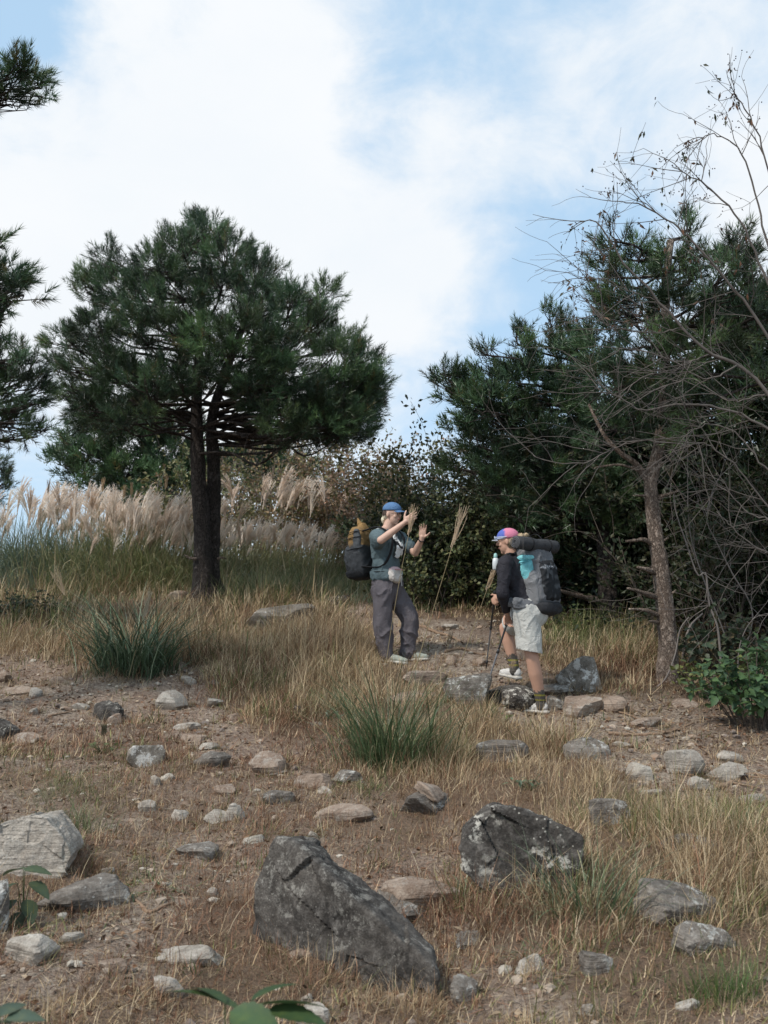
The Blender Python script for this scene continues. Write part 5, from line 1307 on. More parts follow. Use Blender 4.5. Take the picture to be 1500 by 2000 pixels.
R = [
 ((340, 1410, 392, 1428), 'pale', 'thin pale slab flush with the soil in the left gully, upper one', dict(depth=.7, sink=.55, sub=3)),
 ((352, 1432, 404, 1450), 'tan', 'thin tan slab flush with the soil in the left gully, lower one', dict(depth=.7, sink=.55, sub=3)),
 ((440, 1392, 476, 1408), 'tan', 'tan flat stone right of the cream stones in the left gully', dict(depth=.7, sink=.55, sub=3)),
 ((90, 1318, 140, 1336), 'tan', 'flat tan stone on the left path above the round pale stone', dict(depth=.7, sink=.55, sub=3)),
 ((140, 1372, 176, 1386), 'pale', 'thin pale stone left of the dark square stone', dict(depth=.7, sink=.55, sub=3)),
 ((690, 1246, 740, 1262), 'tan', 'flat tan stone in the trail behind the standing man', dict(depth=.7, sink=.55, sub=3)),
 ((1230, 1404, 1296, 1424), 'tan', 'smooth tan slab flush with the trail right of the stone step', dict(depth=.7, sink=.55, sub=3)),
 ((1310, 1366, 1368, 1384), 'tan', 'tan slab flush with the trail below the scaly trunk', dict(depth=.7, sink=.55, sub=3)),
 ((1440, 1548, 1500, 1570), 'pale', 'pale slab flush with the soil at the right edge below the forked stick', dict(depth=.7, sink=.55, sub=3)),
 ((1250, 1540, 1296, 1558), 'pale', 'pale flat stone where straw meets the trail on the right', dict(depth=.7, sink=.55, sub=3)),
 ((560, 1850, 640, 1880), 'tan', 'tan stone hidden in reddish grass under the slanted slab', dict(depth=.7, sink=.55, sub=3)),
 ((190, 1880, 250, 1902), 'tan', 'tan flat stone right of the greenish-topped rock at the bottom left', dict(depth=.7, sink=.55, sub=3)),
 ((470, 1630, 520, 1650), 'pale', 'pale flat stone left of the top of the slanted slab', dict(depth=.7, sink=.55, sub=3)),
 ((890, 1830, 960, 1856), 'grey', 'flat grey stone right of the tip of the slanted slab', dict(depth=.7, sink=.55, sub=3)),
 ((220, 1640, 262, 1656), 'tan', 'small tan stone right of the sparse green tuft', dict(depth=.7, sink=.55, sub=3)),
 ((80, 1722, 248, 1792), 'grey', 'long pale striated flat rock below the pointed boulder', dict(depth=.7, sink=.4)),
 ((-60, 1725, 18, 1835), 'grey', 'pale rock cut by the left edge beside the nettle-like plant', dict()),
 ((10, 1828, 106, 1886), 'pale', 'cream rock with a greenish top near the bottom left', dict(cuts=7)),
 ((116, 1824, 160, 1848), 'pale', 'small flat cream stone right of the greenish-topped rock', dict(sub=3)),
 ((300, 1845, 442, 1890), 'pale', 'long low pale stone left of the foot of the slanted slab', dict(depth=.6, sink=.45)),
 ((300, 1912, 362, 1962), 'pale', 'pale stone half behind the blurred leaf', dict(sub=3)),
 ((252, 1450, 324, 1502), 'lichen', 'grey-white capped stone on the open soil at left', dict(depth=.8)),
 ((180, 1367, 242, 1412), 'dark', 'dark square stone standing in dry grass at left', dict(cuts=6)),
 ((210, 1392, 238, 1418), 'tan', 'small tan stone leaning on the dark square one', dict(sub=3)),
 ((303, 1346, 366, 1388), 'pale', 'pale tan hump of rock in the left gully', dict(sink=.4)),
 ((402, 1364, 438, 1384), 'pale', 'small cream stone right of the pale hump', dict(sub=3)),
 ((-20, 1398, 38, 1452), 'dark', 'dark grey rock cut by the left edge', dict()),
 ((22, 1433, 80, 1458), 'tan', 'low tan-topped stone right of the dark edge rock', dict(sub=3)),
 ((480, 1186, 618, 1246), 'lichen', 'long rock with white lichen top in the tan grass below the pine', dict(depth=.5, sink=.2, lift=.10)),
 ((378, 1464, 450, 1500), 'grey', 'dark flat ledge of rock in the middle soil', dict(depth=.7, sink=.4)),
 ((486, 1468, 562, 1520), 'tan', 'brownish rounded rock left of the middle tussock', dict(sink=.35)),
 ((520, 1503, 560, 1520), 'grey', 'small grey stone at the foot of the brownish rock', dict(sub=3)),
 ((515, 1544, 576, 1575), 'grey', 'low grey stone behind the green blades above the slanted slab', dict(sink=.4, sub=3)),
 ((398, 1582, 452, 1612), 'pale', 'long low cream stone pointing to an upright one', dict(depth=.5, sub=3)),
 ((438, 1566, 478, 1608), 'pale', 'upright cream wedge of stone in the middle soil', dict(depth=.5, cuts=6)),
 ((330, 1582, 370, 1606), 'pale', 'angular cream stone left of the low cream one', dict(cuts=6, sub=3)),
 ((268, 1562, 306, 1590), 'pale', 'cream stone leaning in the red grass at left', dict(sub=3)),
 ((292, 1514, 314, 1536), 'pale', 'small upright cream stone below the white-capped stone', dict(sub=3)),
 ((320, 1513, 342, 1526), 'pale', 'tiny cream stone beside the small upright one', dict(sub=3)),
 ((383, 1447, 427, 1466), 'pale', 'bright flat stone above the dark ledge', dict(sub=3, sink=.4)),
 ((574, 1512, 652, 1545), 'tan', 'flat pinkish stone left of the green tuft', dict(depth=.6, sink=.45)),
 ((648, 1500, 712, 1532), 'grey', 'flat grey stone touching the green tuft in the centre', dict(depth=.6, sink=.4)),
 ((616, 1578, 728, 1612), 'tan', 'long flat reddish stone below the flat pinkish one', dict(depth=.55, sink=.5)),
 ((345, 1650, 426, 1684), 'grey', 'low pale half-buried stone left of the slanted slab', dict(sink=.45)),
 ((196, 1700, 222, 1716), 'pale', 'small cream stone on top of the soil above the striated rock', dict(sub=3)),
 ((780, 1553, 880, 1604), 'grey', 'broken grey base stone under a tilted slab', dict(sink=.3)),
 ((742, 1718, 904, 1782), 'tan', 'long flat pale ledge between the slanted slab and lichen boulder', dict(depth=.6, sink=.45)),
 ((700, 1742, 832, 1800), 'grey', 'flat greenish-grey ledge touching the slanted slab', dict(depth=.7, sink=.5)),
 ((1148, 1555, 1230, 1622), 'grey', 'grey wedge half buried in tan grass above the lichen boulder', dict(cuts=6, depth=.6)),
 ((1236, 1738, 1400, 1818), 'grey', 'layered grey rock sloping right in the right foreground', dict(depth=.7, sink=.35, tilt=(0, .22, 0))),
 ((1310, 1812, 1432, 1876), 'grey', 'lower layered grey rock below the sloping one', dict(depth=.6, sink=.4, tilt=(0, .25, 0))),
 ((1290, 1630, 1420, 1680), 'grey', 'low grey rock sunk in the grass at right', dict(depth=.6, sink=.5)),
 ((1134, 1864, 1196, 1918), 'grey', 'small grey stone on bare soil near the bottom right', dict(cuts=6)),
 ((1004, 1868, 1062, 1900), 'pale', 'crumbling cream stones at the edge of the bare soil patch', dict(sink=.4)),
 ((880, 1908, 932, 1965), 'grey', 'grey stone in grass right of the slab tip', dict()),
 ((1040, 1338, 1122, 1364), 'grey', 'flat grey slab leading to the upright lichen stone', dict(depth=.6, sink=.4)),
 ((1100, 1356, 1178, 1402), 'tan', 'brown boulder set in the trail under the upright stone', dict(sink=.4)),
 ((1166, 1360, 1230, 1394), 'tan', 'smooth brown boulder at the right end of the stone step', dict(sink=.45)),
 ((1070, 1360, 1112, 1392), 'grey', 'grey-brown stone beside the rear shoe of the striding hiker', dict(sink=.4, sub=3)),
 ((866, 1303, 962, 1382), 'grey', 'grey rock in the straw where the pole tips stand', dict(depth=.7)),
 ((786, 1306, 874, 1344), 'tan', 'low tan rock below the shoes of the standing man', dict(sink=.4)),
 ((752, 1344, 884, 1378), 'tan', 'long pale ledge left of the grey pole rock', dict(depth=.5, sink=.45)),
 ((950, 1329, 1054, 1388), 'dark', 'dark stepping rock under the front shoe of the striding hiker', dict(depth=1.0, sink=.3, Yoff=.06)),
 ((930, 1438, 1030, 1500), 'grey', 'square grey rock deep in the straw, centre right', dict(cuts=6, depth=.6)),
 ((1098, 1438, 1192, 1486), 'grey', 'dim grey rock in straw left of the roots', dict(sink=.4)),
 ((1296, 1460, 1376, 1515), 'pale', 'cracked cream rock on the trail at right, left piece', dict(cuts=7, sink=.35)),
 ((1368, 1480, 1452, 1528), 'pale', 'cracked cream rock on the trail at right, right piece', dict(cuts=7, sink=.35)),
 ((1336, 1518, 1396, 1545), 'pale', 'low cream slab below the cracked rocks', dict(sink=.5, sub=3)),
 ((1395, 1470, 1450, 1490), 'pale', 'thin flat cream stone above the cracked rocks', dict(sink=.5, sub=3)),
 ((1222, 1488, 1272, 1528), 'pale', 'pale stone at the edge of the straw left of the cracked rocks', dict(sub=3)),
 ((1414, 1502, 1444, 1518), 'pale', 'small cream stone on the forked stick', dict(sub=3)),
 ((862, 1218, 896, 1232), 'pale', 'small round stone on the trail right of the standing man', dict(sub=3)),
 ((640, 1158, 684, 1184), 'dark', 'dark lump beside the trail behind the standing man', dict(sub=3)),
 ((54, 1342, 82, 1364), 'pale', 'round pale stone on the left path', dict(sub=3)),
 ((-10, 1306, 24, 1334), 'tan', 'tan stone at the left edge of the path', dict(sub=3)),
 ((0, 1338, 66, 1362), 'tan', 'flat tan stones left of the round pale stone', dict(sub=3, sink=.5)),
 ((56, 1383, 76, 1397), 'pale', 'small pale stone below the left path', dict(sub=3)),
 ((426, 1112, 492, 1160), 'dark', 'dark mossy rock against the right side of the two-trunk pine', dict()),
 ((326, 1150, 366, 1178), 'tan', 'brown rounded rock left of the foot of the two-trunk pine', dict(sub=3)),
 ((96, 1172, 190, 1200), 'grey', 'low grey stones among weeds on the left slope', dict(depth=.5, sink=.5)),
 ((0, 1096, 60, 1120), 'dark', 'dark low rock at the far left below the silver grass', dict(sink=.4, sub=3)),
 ((404, 1738, 430, 1758), 'pale', 'small pale pebble left of the slanted slab', dict(sub=3)),
 ((600, 1625, 622, 1644), 'pale', 'small cream pebble above the top of the slanted slab', dict(sub=3)),
 ((528, 1594, 542, 1612), 'tan', 'small brown stone above the slanted slab', dict(sub=3)),
 ((578, 1960, 648, 2010), 'pale', 'cream stone at the bottom edge right of the blurred leaves', dict(sub=3)),
 ((584, 1946, 610, 1968), 'pale', 'small round white stone above the bottom-edge cream stone', dict(sub=3)),
 ((1130, 1966, 1162, 1994), 'pale', 'round white stone at the bottom right of centre', dict(sub=3)),
 ((1318, 1958, 1368, 1986), 'pale', 'flat cream stone near the bottom right corner', dict(sub=3)),
 ((600, 1410, 632, 1424), 'pale', 'small pale stone in the straw left of the middle tussock', dict(sub=3)),
 ((570, 1378, 596, 1398), 'grey', 'small grey stone in straw above the soil', dict(sub=3)),
 ((408, 1330, 434, 1344), 'grey', 'small grey stone below the large left tussock', dict(sub=3)),
 ((355, 1324, 384, 1342), 'pale', 'pale stone touching the large left tussock', dict(sub=3)),
 ((330, 1292, 368, 1312), 'tan', 'tan stone hidden at the right foot of the large left tussock', dict(sub=3)),
 ((620, 1540, 650, 1556), 'pale', 'small pale stone above the long reddish stone', dict(sub=3)),
 ((1000, 1270, 1022, 1288), 'tan', 'small stone on the trail near the far pole', dict(sub=3)),
 ((868, 1282, 892, 1298), 'tan', 'brown stone right of the shoes of the standing man', dict(sub=3)),
 ((928, 1282, 950, 1300), 'tan', 'tan stone on the trail left of the far pole', dict(sub=3)),
 ((1190, 1448, 1230, 1462), 'pale', 'pale flat chip on the trail above the cracked rocks', dict(sub=3, sink=.5)),
 ((418, 1532, 462, 1556), 'tan', 'tan stone half sunk left of the grey stone', dict(sub=3, sink=.4)),
]
for i, (box, m, lab, kw) in enumerate(R):
    kw = dict(kw); kw['seed'] = 500 + i * 7
    big = (box[2] - box[0]) > 90
    rock(box, m, lab, cat='rock' if (box[2] - box[0]) > 60 else 'stone', name='rock' if (box[2] - box[0]) > 60 else 'stone', **kw)
# tilted slab resting on the broken base stone
gq = G(830, 1602)
q = put('rock', rock_mesh((.215, .22, .075), 881, 4, 7, 14, .05).mesh('rock'), M['rock_tan'], loc=(P(842, 1540, gq[1] + .10)[0], gq[1] + .10, P(842, 1546, gq[1] + .10)[2]), rot=(0.15, .38, .3), label='thin tilted slab lying on top of the broken grey base stone', cat='rock')
# straw and grass tufts crowding the foot of every stone
for gpos, gw in ((gS, .95), (gL, .55), (gP, .5), (gT, .25)): FOOT.append((gpos[0], gpos[1] + .12, gw, .3))
rg = np.random.default_rng(590); cx_, cy_ = [], []
for (x_, y_, w_, d_) in FOOT:
    if 8.5 < y_ < 9.6 and .9 < x_ < 1.75: continue
    m_ = int(10 + 60 * w_); t_ = rg.uniform(0, 6.283, m_)
    cx_.append(x_ + np.cos(t_) * (w_ * .53 + .015) + rg.normal(0, .02, m_)); cy_.append(y_ + np.sin(t_) * (d_ * .53 + .015) + rg.normal(0, .02, m_))
cx_ = np.concatenate(cx_); cy_ = np.concatenate(cy_); n = len(cx_); per = 12
hh = .035 + .09 * rg.random(n) ** 1.5
uu_r = rg.random(n); colr = np.where((uu_r < .5)[:, None], REDD[rg.integers(0, 4, n)], np.where((uu_r < .85)[:, None], TAN[rg.integers(0, 4, n)], GRN[rg.integers(0, 4, n)]))
rp = lambda a: np.repeat(a, per, 0)
x = rp(cx_) + rg.normal(0, .018, n * per); y = rp(cy_) + rg.normal(0, .018, n * per)
ac = Acc(); ribbons(ac, np.stack([x, y, terrain(x, y) - .008], -1), rg.random(n * per) * 6.28, np.abs(rg.normal(.5, .4, n * per)), rp(hh) * (.5 + .8 * rg.random(n * per)), .0011 + .0009 * rg.random(n * per), rp(colr) * (.5 + 1.0 * rg.random((n * per, 1))), 2, .9 * rg.random(n * per), rg)
put('dry_grass', ac.mesh('dry_grass_round_stones', False), M['grass'], label='wisps of dry grass crowding round the feet of the stones', cat='grass', kind='stuff')
# stone chips
rg = np.random.default_rng(600)
x, y, s, u, v = scatter(6500, 2.5, 13, rg, lambda s, u, v: np.clip(.95 - .8 * s, .08, 1))
ac = Acc(); iv, if_ = ico(1)
n = len(x)
for k in range(n):
    r = .006 + .024 * rg.random() ** 3
    q = iv * (1 + .3 * rg.normal(0, 1, (len(iv), 1)) * .6) * np.array([r * 1.3, r, r * .7])
    t = rg.random() * 6.28; cs, sn = math.cos(t), math.sin(t)
    q = np.stack([q[:, 0] * cs - q[:, 1] * sn, q[:, 0] * sn + q[:, 1] * cs, q[:, 2]], -1) + np.array([x[k], y[k], 0])
    q[:, 2] += gz(x[k], y[k]) + r * .2
    ac.add(q, tris=if_, col=np.array([[.45, .36, .28], [.32, .23, .17], [.52, .46, .38], [.25, .2, .17]][int(rg.integers(0, 4))]) * (.7 + .4 * rg.random()))
put('stone_chips', ac.mesh('stone_chips', False), M['litter'], label='small pale stone chips scattered over the bare soil', cat='gravel', kind='stuff')

# ------------------------------------------------------------------ roots and sticks
def ground_stick(label, uv, r, name='root', m='root', seed=0, lift=.0, twigs=0):
    pts = []
    for (u, v) in uv:
        q = G(u, v); q[2] += lift + r * .35; pts.append(q)
    sp = smooth_path(pts, 34); rg = np.random.default_rng(seed)
    sp += rg.normal(0, r * .18, sp.shape)
    for p in sp: p[2] = max(p[2], gz(p[0], p[1]) + r * .1)
    root = thing(name, pts[0], label, name)
    a = Acc(); tube(a, sp, np.linspace(r, r * .45, 34), 8, rough=.2, seed=seed); put('wood', a.mesh(name), M[m], root)
    for k in range(twigs):
        j = int(rg.integers(8, 28)); d = nrm(rg.normal(0, 1, 3) * np.array([1, 1, .15])); e = sp[j] + d * (.10 + .15 * rg.random()); e[2] = gz(e[0], e[1]) + r * .3
        a = Acc(); tube(a, smooth_path([sp[j], (sp[j] + e) / 2, e], 8), np.linspace(r * .5, r * .2, 8), 6, rough=.2); put('twig', a.mesh('side_twig'), M[m], root)
    return root
ground_stick('pale root crossing the trail right of the standing man', [(815, 1222), (850, 1236), (880, 1244), (906, 1258)], .022, seed=1)
ground_stick('lower root curving over the trail towards the far pole', [(870, 1274), (900, 1268), (925, 1276), (960, 1284)], .018, seed=2)
ground_stick('thin root behind the standing man on the upper trail', [(655, 1228), (700, 1232), (740, 1230)], .012, seed=3)
ground_stick('thin root running down from the brown boulder', [(1160, 1372), (1190, 1386), (1225, 1396), (1248, 1406)], .012, seed=4, twigs=1)
ground_stick('long straight root across the trail in front of the straw', [(1190, 1434), (1240, 1437), (1290, 1434), (1325, 1425), (1356, 1412)], .014, seed=5, twigs=2)
ground_stick('short root beside the long straight one', [(1296, 1444), (1325, 1436), (1348, 1430)], .008, seed=6)
ground_stick('forked stick entering from the right edge by the cracked rocks', [(1400, 1540), (1435, 1528), (1468, 1514), (1510, 1522)], .016, seed=7, name='stick', twigs=2)
ground_stick('thin twig on the trail above the cracked rocks', [(1350, 1450), (1372, 1464), (1390, 1478)], .006, seed=8, name='stick')
ground_stick('forked pale twig left of the slanted slab', [(265, 1762), (290, 1784), (308, 1778), (336, 1766)], .011, seed=9, name='stick', m='root')
ground_stick('brown bark splinters beside the round pale stone on the left', [(95, 1400), (120, 1394), (142, 1390)], .010, seed=10, name='stick')
ground_stick('short thick twig lying below the forked pale one', [(272, 1812), (290, 1818), (304, 1828)], .008, seed=11, name='stick')
ground_stick('thin stick near the bottom left leaves', [(110, 1985), (140, 1962), (185, 1950)], .006, seed=12, name='stick')
ground_stick('fallen twig below the long flat ledge', [(745, 1600), (775, 1580), (800, 1572)], .009, seed=13, name='stick')
# ================================================================== PEOPLE
M['skin'] = plain('skin', (0.58, 0.37, 0.28), 0.5, 0.08, 25, 0, 0.4)
M['skin_warm'] = plain('skin_warm', (0.52, 0.30, 0.21), 0.5, 0.10, 25, 0, 0.4)
def cloth(name, col, rough=.85, var=.12, weave=0.0015, spec=.2):
    def f(n):
        v = n.co('Object'); k = n.noise(7, 5, .6, v); w = n.noise(240, 2, .6, v); cr = n.math('ABSOLUTE', n.math('SUBTRACT', n.noise(13, 3, .6, v, 1.2), .5))
        n.base(n.mix(k, tuple(x * (1 - var) for x in col), tuple(min(1, x * (1 + var)) for x in col))); n.rough(rough); n.spec(spec)
        n.bump(n.math('ADD', n.math('ADD', n.math('MULTIPLY', k, 2.0), n.math('MULTIPLY', cr, -5.0)), w), weave * 3)
    return mat(name, f)
def two(name, cb, w):
    "tint carried by the mesh: panels, stripes and prints of the cloth itself"
    def f(n):
        n.base(n.attr()); n.rough(.8); n.spec(.25); n.bump(n.noise(60, 4, .6, n.co()), .004)
    return mat(name, f)
M['print'] = two('printed_cloth', 0, 0)
M['black'] = cloth('black_webbing', (.022, .022, .024), .7)
def U(Y0, u, v, dy=0.0): return P(u, v, Y0 + dy)

def hand(acc, wrist, palm_dir, palm_n, curl, spread=.10, size=1.0, thumb=1, thumb_curl=.4):
    "palm with four unequal bent fingers and a thumb from its side; palm_n points out of the palm"
    d = nrm(palm_dir); n = nrm(palm_n - d * np.dot(palm_n, d)); s = np.cross(d, n) * thumb      # s towards the thumb
    L = .095 * size
    ellipsoid(acc, wrist + d * L * .52, (.043 * size, .015 * size, .055 * size), [s, n, d], 12, 8, .9)
    capsule(acc, wrist - d * .02, wrist + d * .02, .024 * size, .027 * size, 10)
    for i, (off, fl) in enumerate([(.030, .070), (.010, .080), (-.011, .074), (-.030, .058)]):
        p = wrist + d * L * (.93 - .05 * abs(i - 1)) + s * off * size
        dd = nrm(d + s * spread * (1.5 - i) * .8)
        seg = fl * size * np.array([.45, .30, .25]); c = curl * (1 + .15 * i)
        r = .0092 * size
        capsule(acc, p - dd * .02, p, r * 1.05, r, 8)
        for k in range(3):
            dd = nrm(dd * math.cos(c) + n * math.sin(c)); q = p + dd * seg[k]; capsule(acc, p, q, r * (1 - .08 * k), r * (.92 - .08 * k), 8); p = q
    p = wrist + d * .022 * size + s * .026 * size; dd = nrm(s * .85 + d * .6 + n * .25)
    for k, sl in enumerate((.036, .030, .026)):
        q = p + dd * sl * size; capsule(acc, p, q, (.0135 - .0015 * k) * size, (.012 - .0015 * k) * size, 8); p = q
        dd = nrm(dd + d * thumb_curl * .6 + n * thumb_curl * .35)
def head(acc, c, f, up, size=1.0):
    "c = centre of skull; f = facing; returns axes"
    f = nrm(f - up * np.dot(f, up)); r = np.cross(f, up)
    ax = [r, f, up]; s = size
    ellipsoid(acc, c + up * .018 * s, (.073 * s, .092 * s, .090 * s), ax, 20, 14)          # cranium
    ellipsoid(acc, c - up * .045 * s + f * .024 * s, (.056 * s, .062 * s, .072 * s), ax, 18, 12)   # face and jaw
    ellipsoid(acc, c - up * .098 * s + f * .058 * s, (.022 * s, .018 * s, .018 * s), ax, 10, 8)    # chin
    ellipsoid(acc, c + up * .018 * s + f * .080 * s, (.050 * s, .012 * s, .012 * s), ax, 12, 8)    # brow
    chain(acc, [c + up * .012 * s + f * .088 * s, c - up * .020 * s + f * .104 * s], [.008 * s, .011 * s], 8)   # nose
    ellipsoid(acc, c - up * .026 * s + f * .098 * s, (.015 * s, .010 * s, .008 * s), ax, 8, 6)
    ellipsoid(acc, c - up * .056 * s + f * .083 * s, (.020 * s, .010 * s, .009 * s), ax, 10, 6)    # lips
    for k in (-1, 1):
        ellipsoid(acc, c - up * .012 * s + r * k * .075 * s - f * .004 * s, (.009 * s, .018 * s, .030 * s), ax, 10, 8)   # ears
        ellipsoid(acc, c - up * .030 * s + r * k * .034 * s + f * .062 * s, (.022 * s, .02 * s, .022 * s), ax, 10, 8)    # cheeks
    return r, f, up
def face_parts(root, c, r, f, up, s, lip=(.42, .17, .15)):
    for k in (-1, 1):
        a = Acc(); ellipsoid(a, c - up * .004 * s + r * k * .031 * s + f * .0835 * s, (.0125 * s, .006 * s, .0055 * s), [r, f, up], 10, 6, col=(.75, .72, .70)); 
        ellipsoid(a, c - up * .004 * s + r * k * .031 * s + f * .0885 * s, (.0055 * s, .003 * s, .0055 * s), [r, f, up], 8, 6, col=(.02, .012, .01)); put('eye', a.mesh('eye'), M['print'], root)
        a = Acc(); tube(a, smooth_path([c + up * .017 * s + r * k * .014 * s + f * .094 * s, c + up * .023 * s + r * k * .032 * s + f * .090 * s, c + up * .016 * s + r * k * .050 * s + f * .076 * s], 7), .0035 * s, 6, (.06, .04, .03)); put('eyebrow', a.mesh('eyebrow'), M['print'], root)
    a = Acc(); ellipsoid(a, c - up * .056 * s + f * .090 * s, (.021 * s, .007 * s, .006 * s), [r, f, up], 10, 6, col=lip); put('mouth', a.mesh('mouth'), M['print'], root)
def shoe(name, root, heel, toe, colr, sole, s=1.0):
    d = nrm((toe - heel) * np.array([1, 1, 1])); n = nrm(np.array([0, 0, 1.0]) - d * d[2]); w = np.cross(d, n); L = np.linalg.norm(toe - heel)
    a = Acc()
    capsule(a, heel + d * .03 + n * .052, heel + d * .05 + n * .085, .040, .037, 14)
    ellipsoid(a, heel + d * .055 + n * .045, (.055, .037, .045), [d, w, n], 14, 10)
    ellipsoid(a, heel + d * L * .52 + n * .045, (L * .33, .042, .038), [d, w, n], 16, 10)
    ellipsoid(a, heel + d * L * .80 + n * .036, (L * .22, .047, .031), [d, w, n], 16, 10)
    me = remesh(a, name, .006, 3, .004, 30, seed=heel[0])
    up_ = put('shoe', me, colr, root)
    b = Acc()
    for t, ww, hh in ((.16, .040, .015), (.45, .043, .013), (.76, .050, .014)): ellipsoid(b, heel + d * L * t + n * hh, (L * .27, ww, hh + .004), [d, w, n], 16, 6, .7)
    put('sole', remesh(b, 'shoe_sole', .007, 2), sole, up_) if False else put('sole', remesh(b, 'shoe_sole', .006, 2), sole, root)
    c = Acc()
    for t in (.42, .52, .62):
        p = heel + d * L * t + n * (.088 - .06 * (t - .35)); tube(c, smooth_path([p - w * .026 - n * .008, p + n * .003, p + w * .026 - n * .008], 6), .0035, 5)
    put('laces', c.mesh('laces'), sole, root)
def strap(name, root, pts, w, t, m, n=20):
    a = Acc(); tube(a, smooth_path(pts, n), w, 8, flat=t); return put(name, a.mesh(name), M[m] if isinstance(m, str) else m, root)

# ------------------------------------------------------------------ standing man in the blue cap
Y1 = 10.5
q = lambda u, v, dy=0.0: U(Y1, u, v, dy)
f1 = nrm(np.array([.86, -.51, 0])); r1 = np.array([f1[1], -f1[0], 0]) * -1    # r1: his left
r1 = np.array([-f1[1], f1[0], 0])
foot = np.array([q(778, 1294)[0], Y1, gz(q(778, 1294)[0], Y1)])
man = thing('person', foot, 'man in a blue cap, teal t-shirt and baggy grey trousers, both hands raised in gesture', 'person')
hipc = q(757, 1146); chest = q(752, 1068)
kR, kL = q(747, 1217, -.13), q(800, 1211, .03); aR, aL = q(757, 1281, -.12), q(796, 1278, .02)
hR, hL = q(747, 1150, -.09), q(768, 1150, .09)
sR, sL = q(735, 1048, -.17), q(773, 1047, .16)
eR, wR = q(744, 1055, -.40), q(790, 1021, -.46)
eL, wL = q(811, 1080, .04), q(824, 1052, -.12)
neck = q(754, 1034, 0); hc = q(766, 1003.5, -.01)
a = Acc()
hf = nrm(np.array([.82, -.57, -.05])); hu = nrm(np.array([.06, 0, 1.0]))
rr_, ff_, uu_ = head(a, hc, hf, hu, 1.04)
chain(a, [neck - np.array([0, 0, .03]), hc - uu_ * .05 - ff_ * .01], [.058, .052])
ellipsoid(a, (chest + hipc) / 2, (.13, .085, .30), [r1, f1, [0, 0, 1]], 18, 12)
chain(a, [sR, neck, sL], [.055, .05, .055]); ellipsoid(a, chest, (.15, .09, .16), [r1, f1, [0, 0, 1]], 18, 12); ellipsoid(a, hipc, (.14, .10, .11), [r1, f1, [0, 0, 1]], 18, 12)
chain(a, [sR, eR, eR + (wR - eR) * .35, wR], [.050, .040, .040, .026]); chain(a, [sL, eL, eL + (wL - eL) * .35, wL], [.050, .040, .040, .026])
hand(a, wR, nrm(q(812, 1004, -.50) - wR), np.array([.35, .85, .2]), .26, thumb=1, spread=.05)
hand(a, wL, nrm(q(828, 1018, -.17) - wL), np.array([-.35, -.9, .15]), .14, thumb=1, spread=.11)
chain(a, [hR, kR, aR], [.075, .052, .036]); chain(a, [hL, kL, aL], [.075, .052, .036])
put('body', remesh(a, 'man_body', .005, 3, keep=.22), M['skin'], man)
face_parts(man, hc, rr_, ff_, uu_, 1.04)
# hair: pale at the nape
a = Acc(); ellipsoid(a, hc - ff_ * .045 - uu_ * .005, (.080, .070, .075), [rr_, ff_, uu_], 16, 10); ellipsoid(a, hc - ff_ * .085 - uu_ * .065, (.055, .035, .045), [rr_, ff_, uu_], 14, 10)
ellipsoid(a, hc - uu_ * .01 - rr_ * .066 + ff_ * .01, (.016, .03, .03), [rr_, ff_, uu_], 10, 8)
put('hair', remesh(a, 'man_hair', .006, 1, .010, 34, (1, 1, .4), colf=lambda c: np.where(((c - hc) @ uu_ < -.03)[:, None], np.array([[.62, .56, .42]]), np.array([[.07, .05, .04]]))), M['print'], man)
M['cap_blue'] = cloth('blue_cap_cloth', (.105, .20, .36), .85, .2)
capo = thing('cap_tmp', hc, 'x', 'x'); bpy.data.objects.remove(capo)
a = Acc(); ellipsoid(a, hc + uu_ * .045 - ff_ * .006, (.089, .106, .080), [rr_, ff_, uu_], 24, 14)
v_ = a.v[0]; k = (v_ - hc) @ uu_; v_ = v_ + uu_[None] * np.where(k < .030, .030 - k, 0)[:, None]; a.v[0] = v_
capm = put('cap', a.mesh('cap'), M['cap_blue'], man)
a = Acc()
bc = hc + uu_ * .036 + ff_ * .075
th = np.linspace(-1.25, 1.25, 15); rad = np.linspace(0, 1, 6)
pts = np.array([[bc + rr_ * math.sin(t) * .082 + ff_ * ((math.cos(t) - .35) * .03 + .085 * rv * math.cos(t * .8)) - uu_ * (.018 * (math.sin(t)) ** 2 + .012 * rv) for t in th] for rv in rad])
top_ = pts.reshape(-1, 3); bot = top_ - uu_ * .004; ix = np.arange(len(top_)).reshape(6, 15)
qd = np.stack([ix[:-1, :-1], ix[:-1, 1:], ix[1:, 1:], ix[1:, :-1]], -1).reshape(-1, 4); nn = len(top_)
bord = np.concatenate([ix[0], ix[1:, -1], ix[-1, ::-1][1:], ix[::-1, 0][1:-1]])
side = [[bord[i], bord[(i + 1) % len(bord)], bord[(i + 1) % len(bord)] + nn, bord[i] + nn] for i in range(len(bord))]
a.add(np.vstack([top_, bot]), quads=np.concatenate([qd, qd[:, ::-1] + nn, np.array(side)])); put('brim', a.mesh('cap_brim'), M['cap_blue'], capm if False else man)
# round thin glasses
a = Acc()
for k_ in (-1, 1):
    c0 = hc - uu_ * .004 + rr_ * k_ * .033 + ff_ * .102
    t = np.linspace(0, 6.283, 15); tube(a, [c0 + rr_ * .022 * math.cos(x) + uu_ * .019 * math.sin(x) for x in t], .0016, 5, cap=False)
    tube(a, [c0 + rr_ * k_ * .021, hc + rr_ * k_ * .078 + ff_ * .0 + uu_ * .004], .0015, 5)
tube(a, [hc + ff_ * .104 - rr_ * .011, hc + ff_ * .106 + rr_ * .011], .0016, 5)
put('glasses', a.mesh('glasses'), plain('glasses_frame', (.05, .035, .03), .4), man)
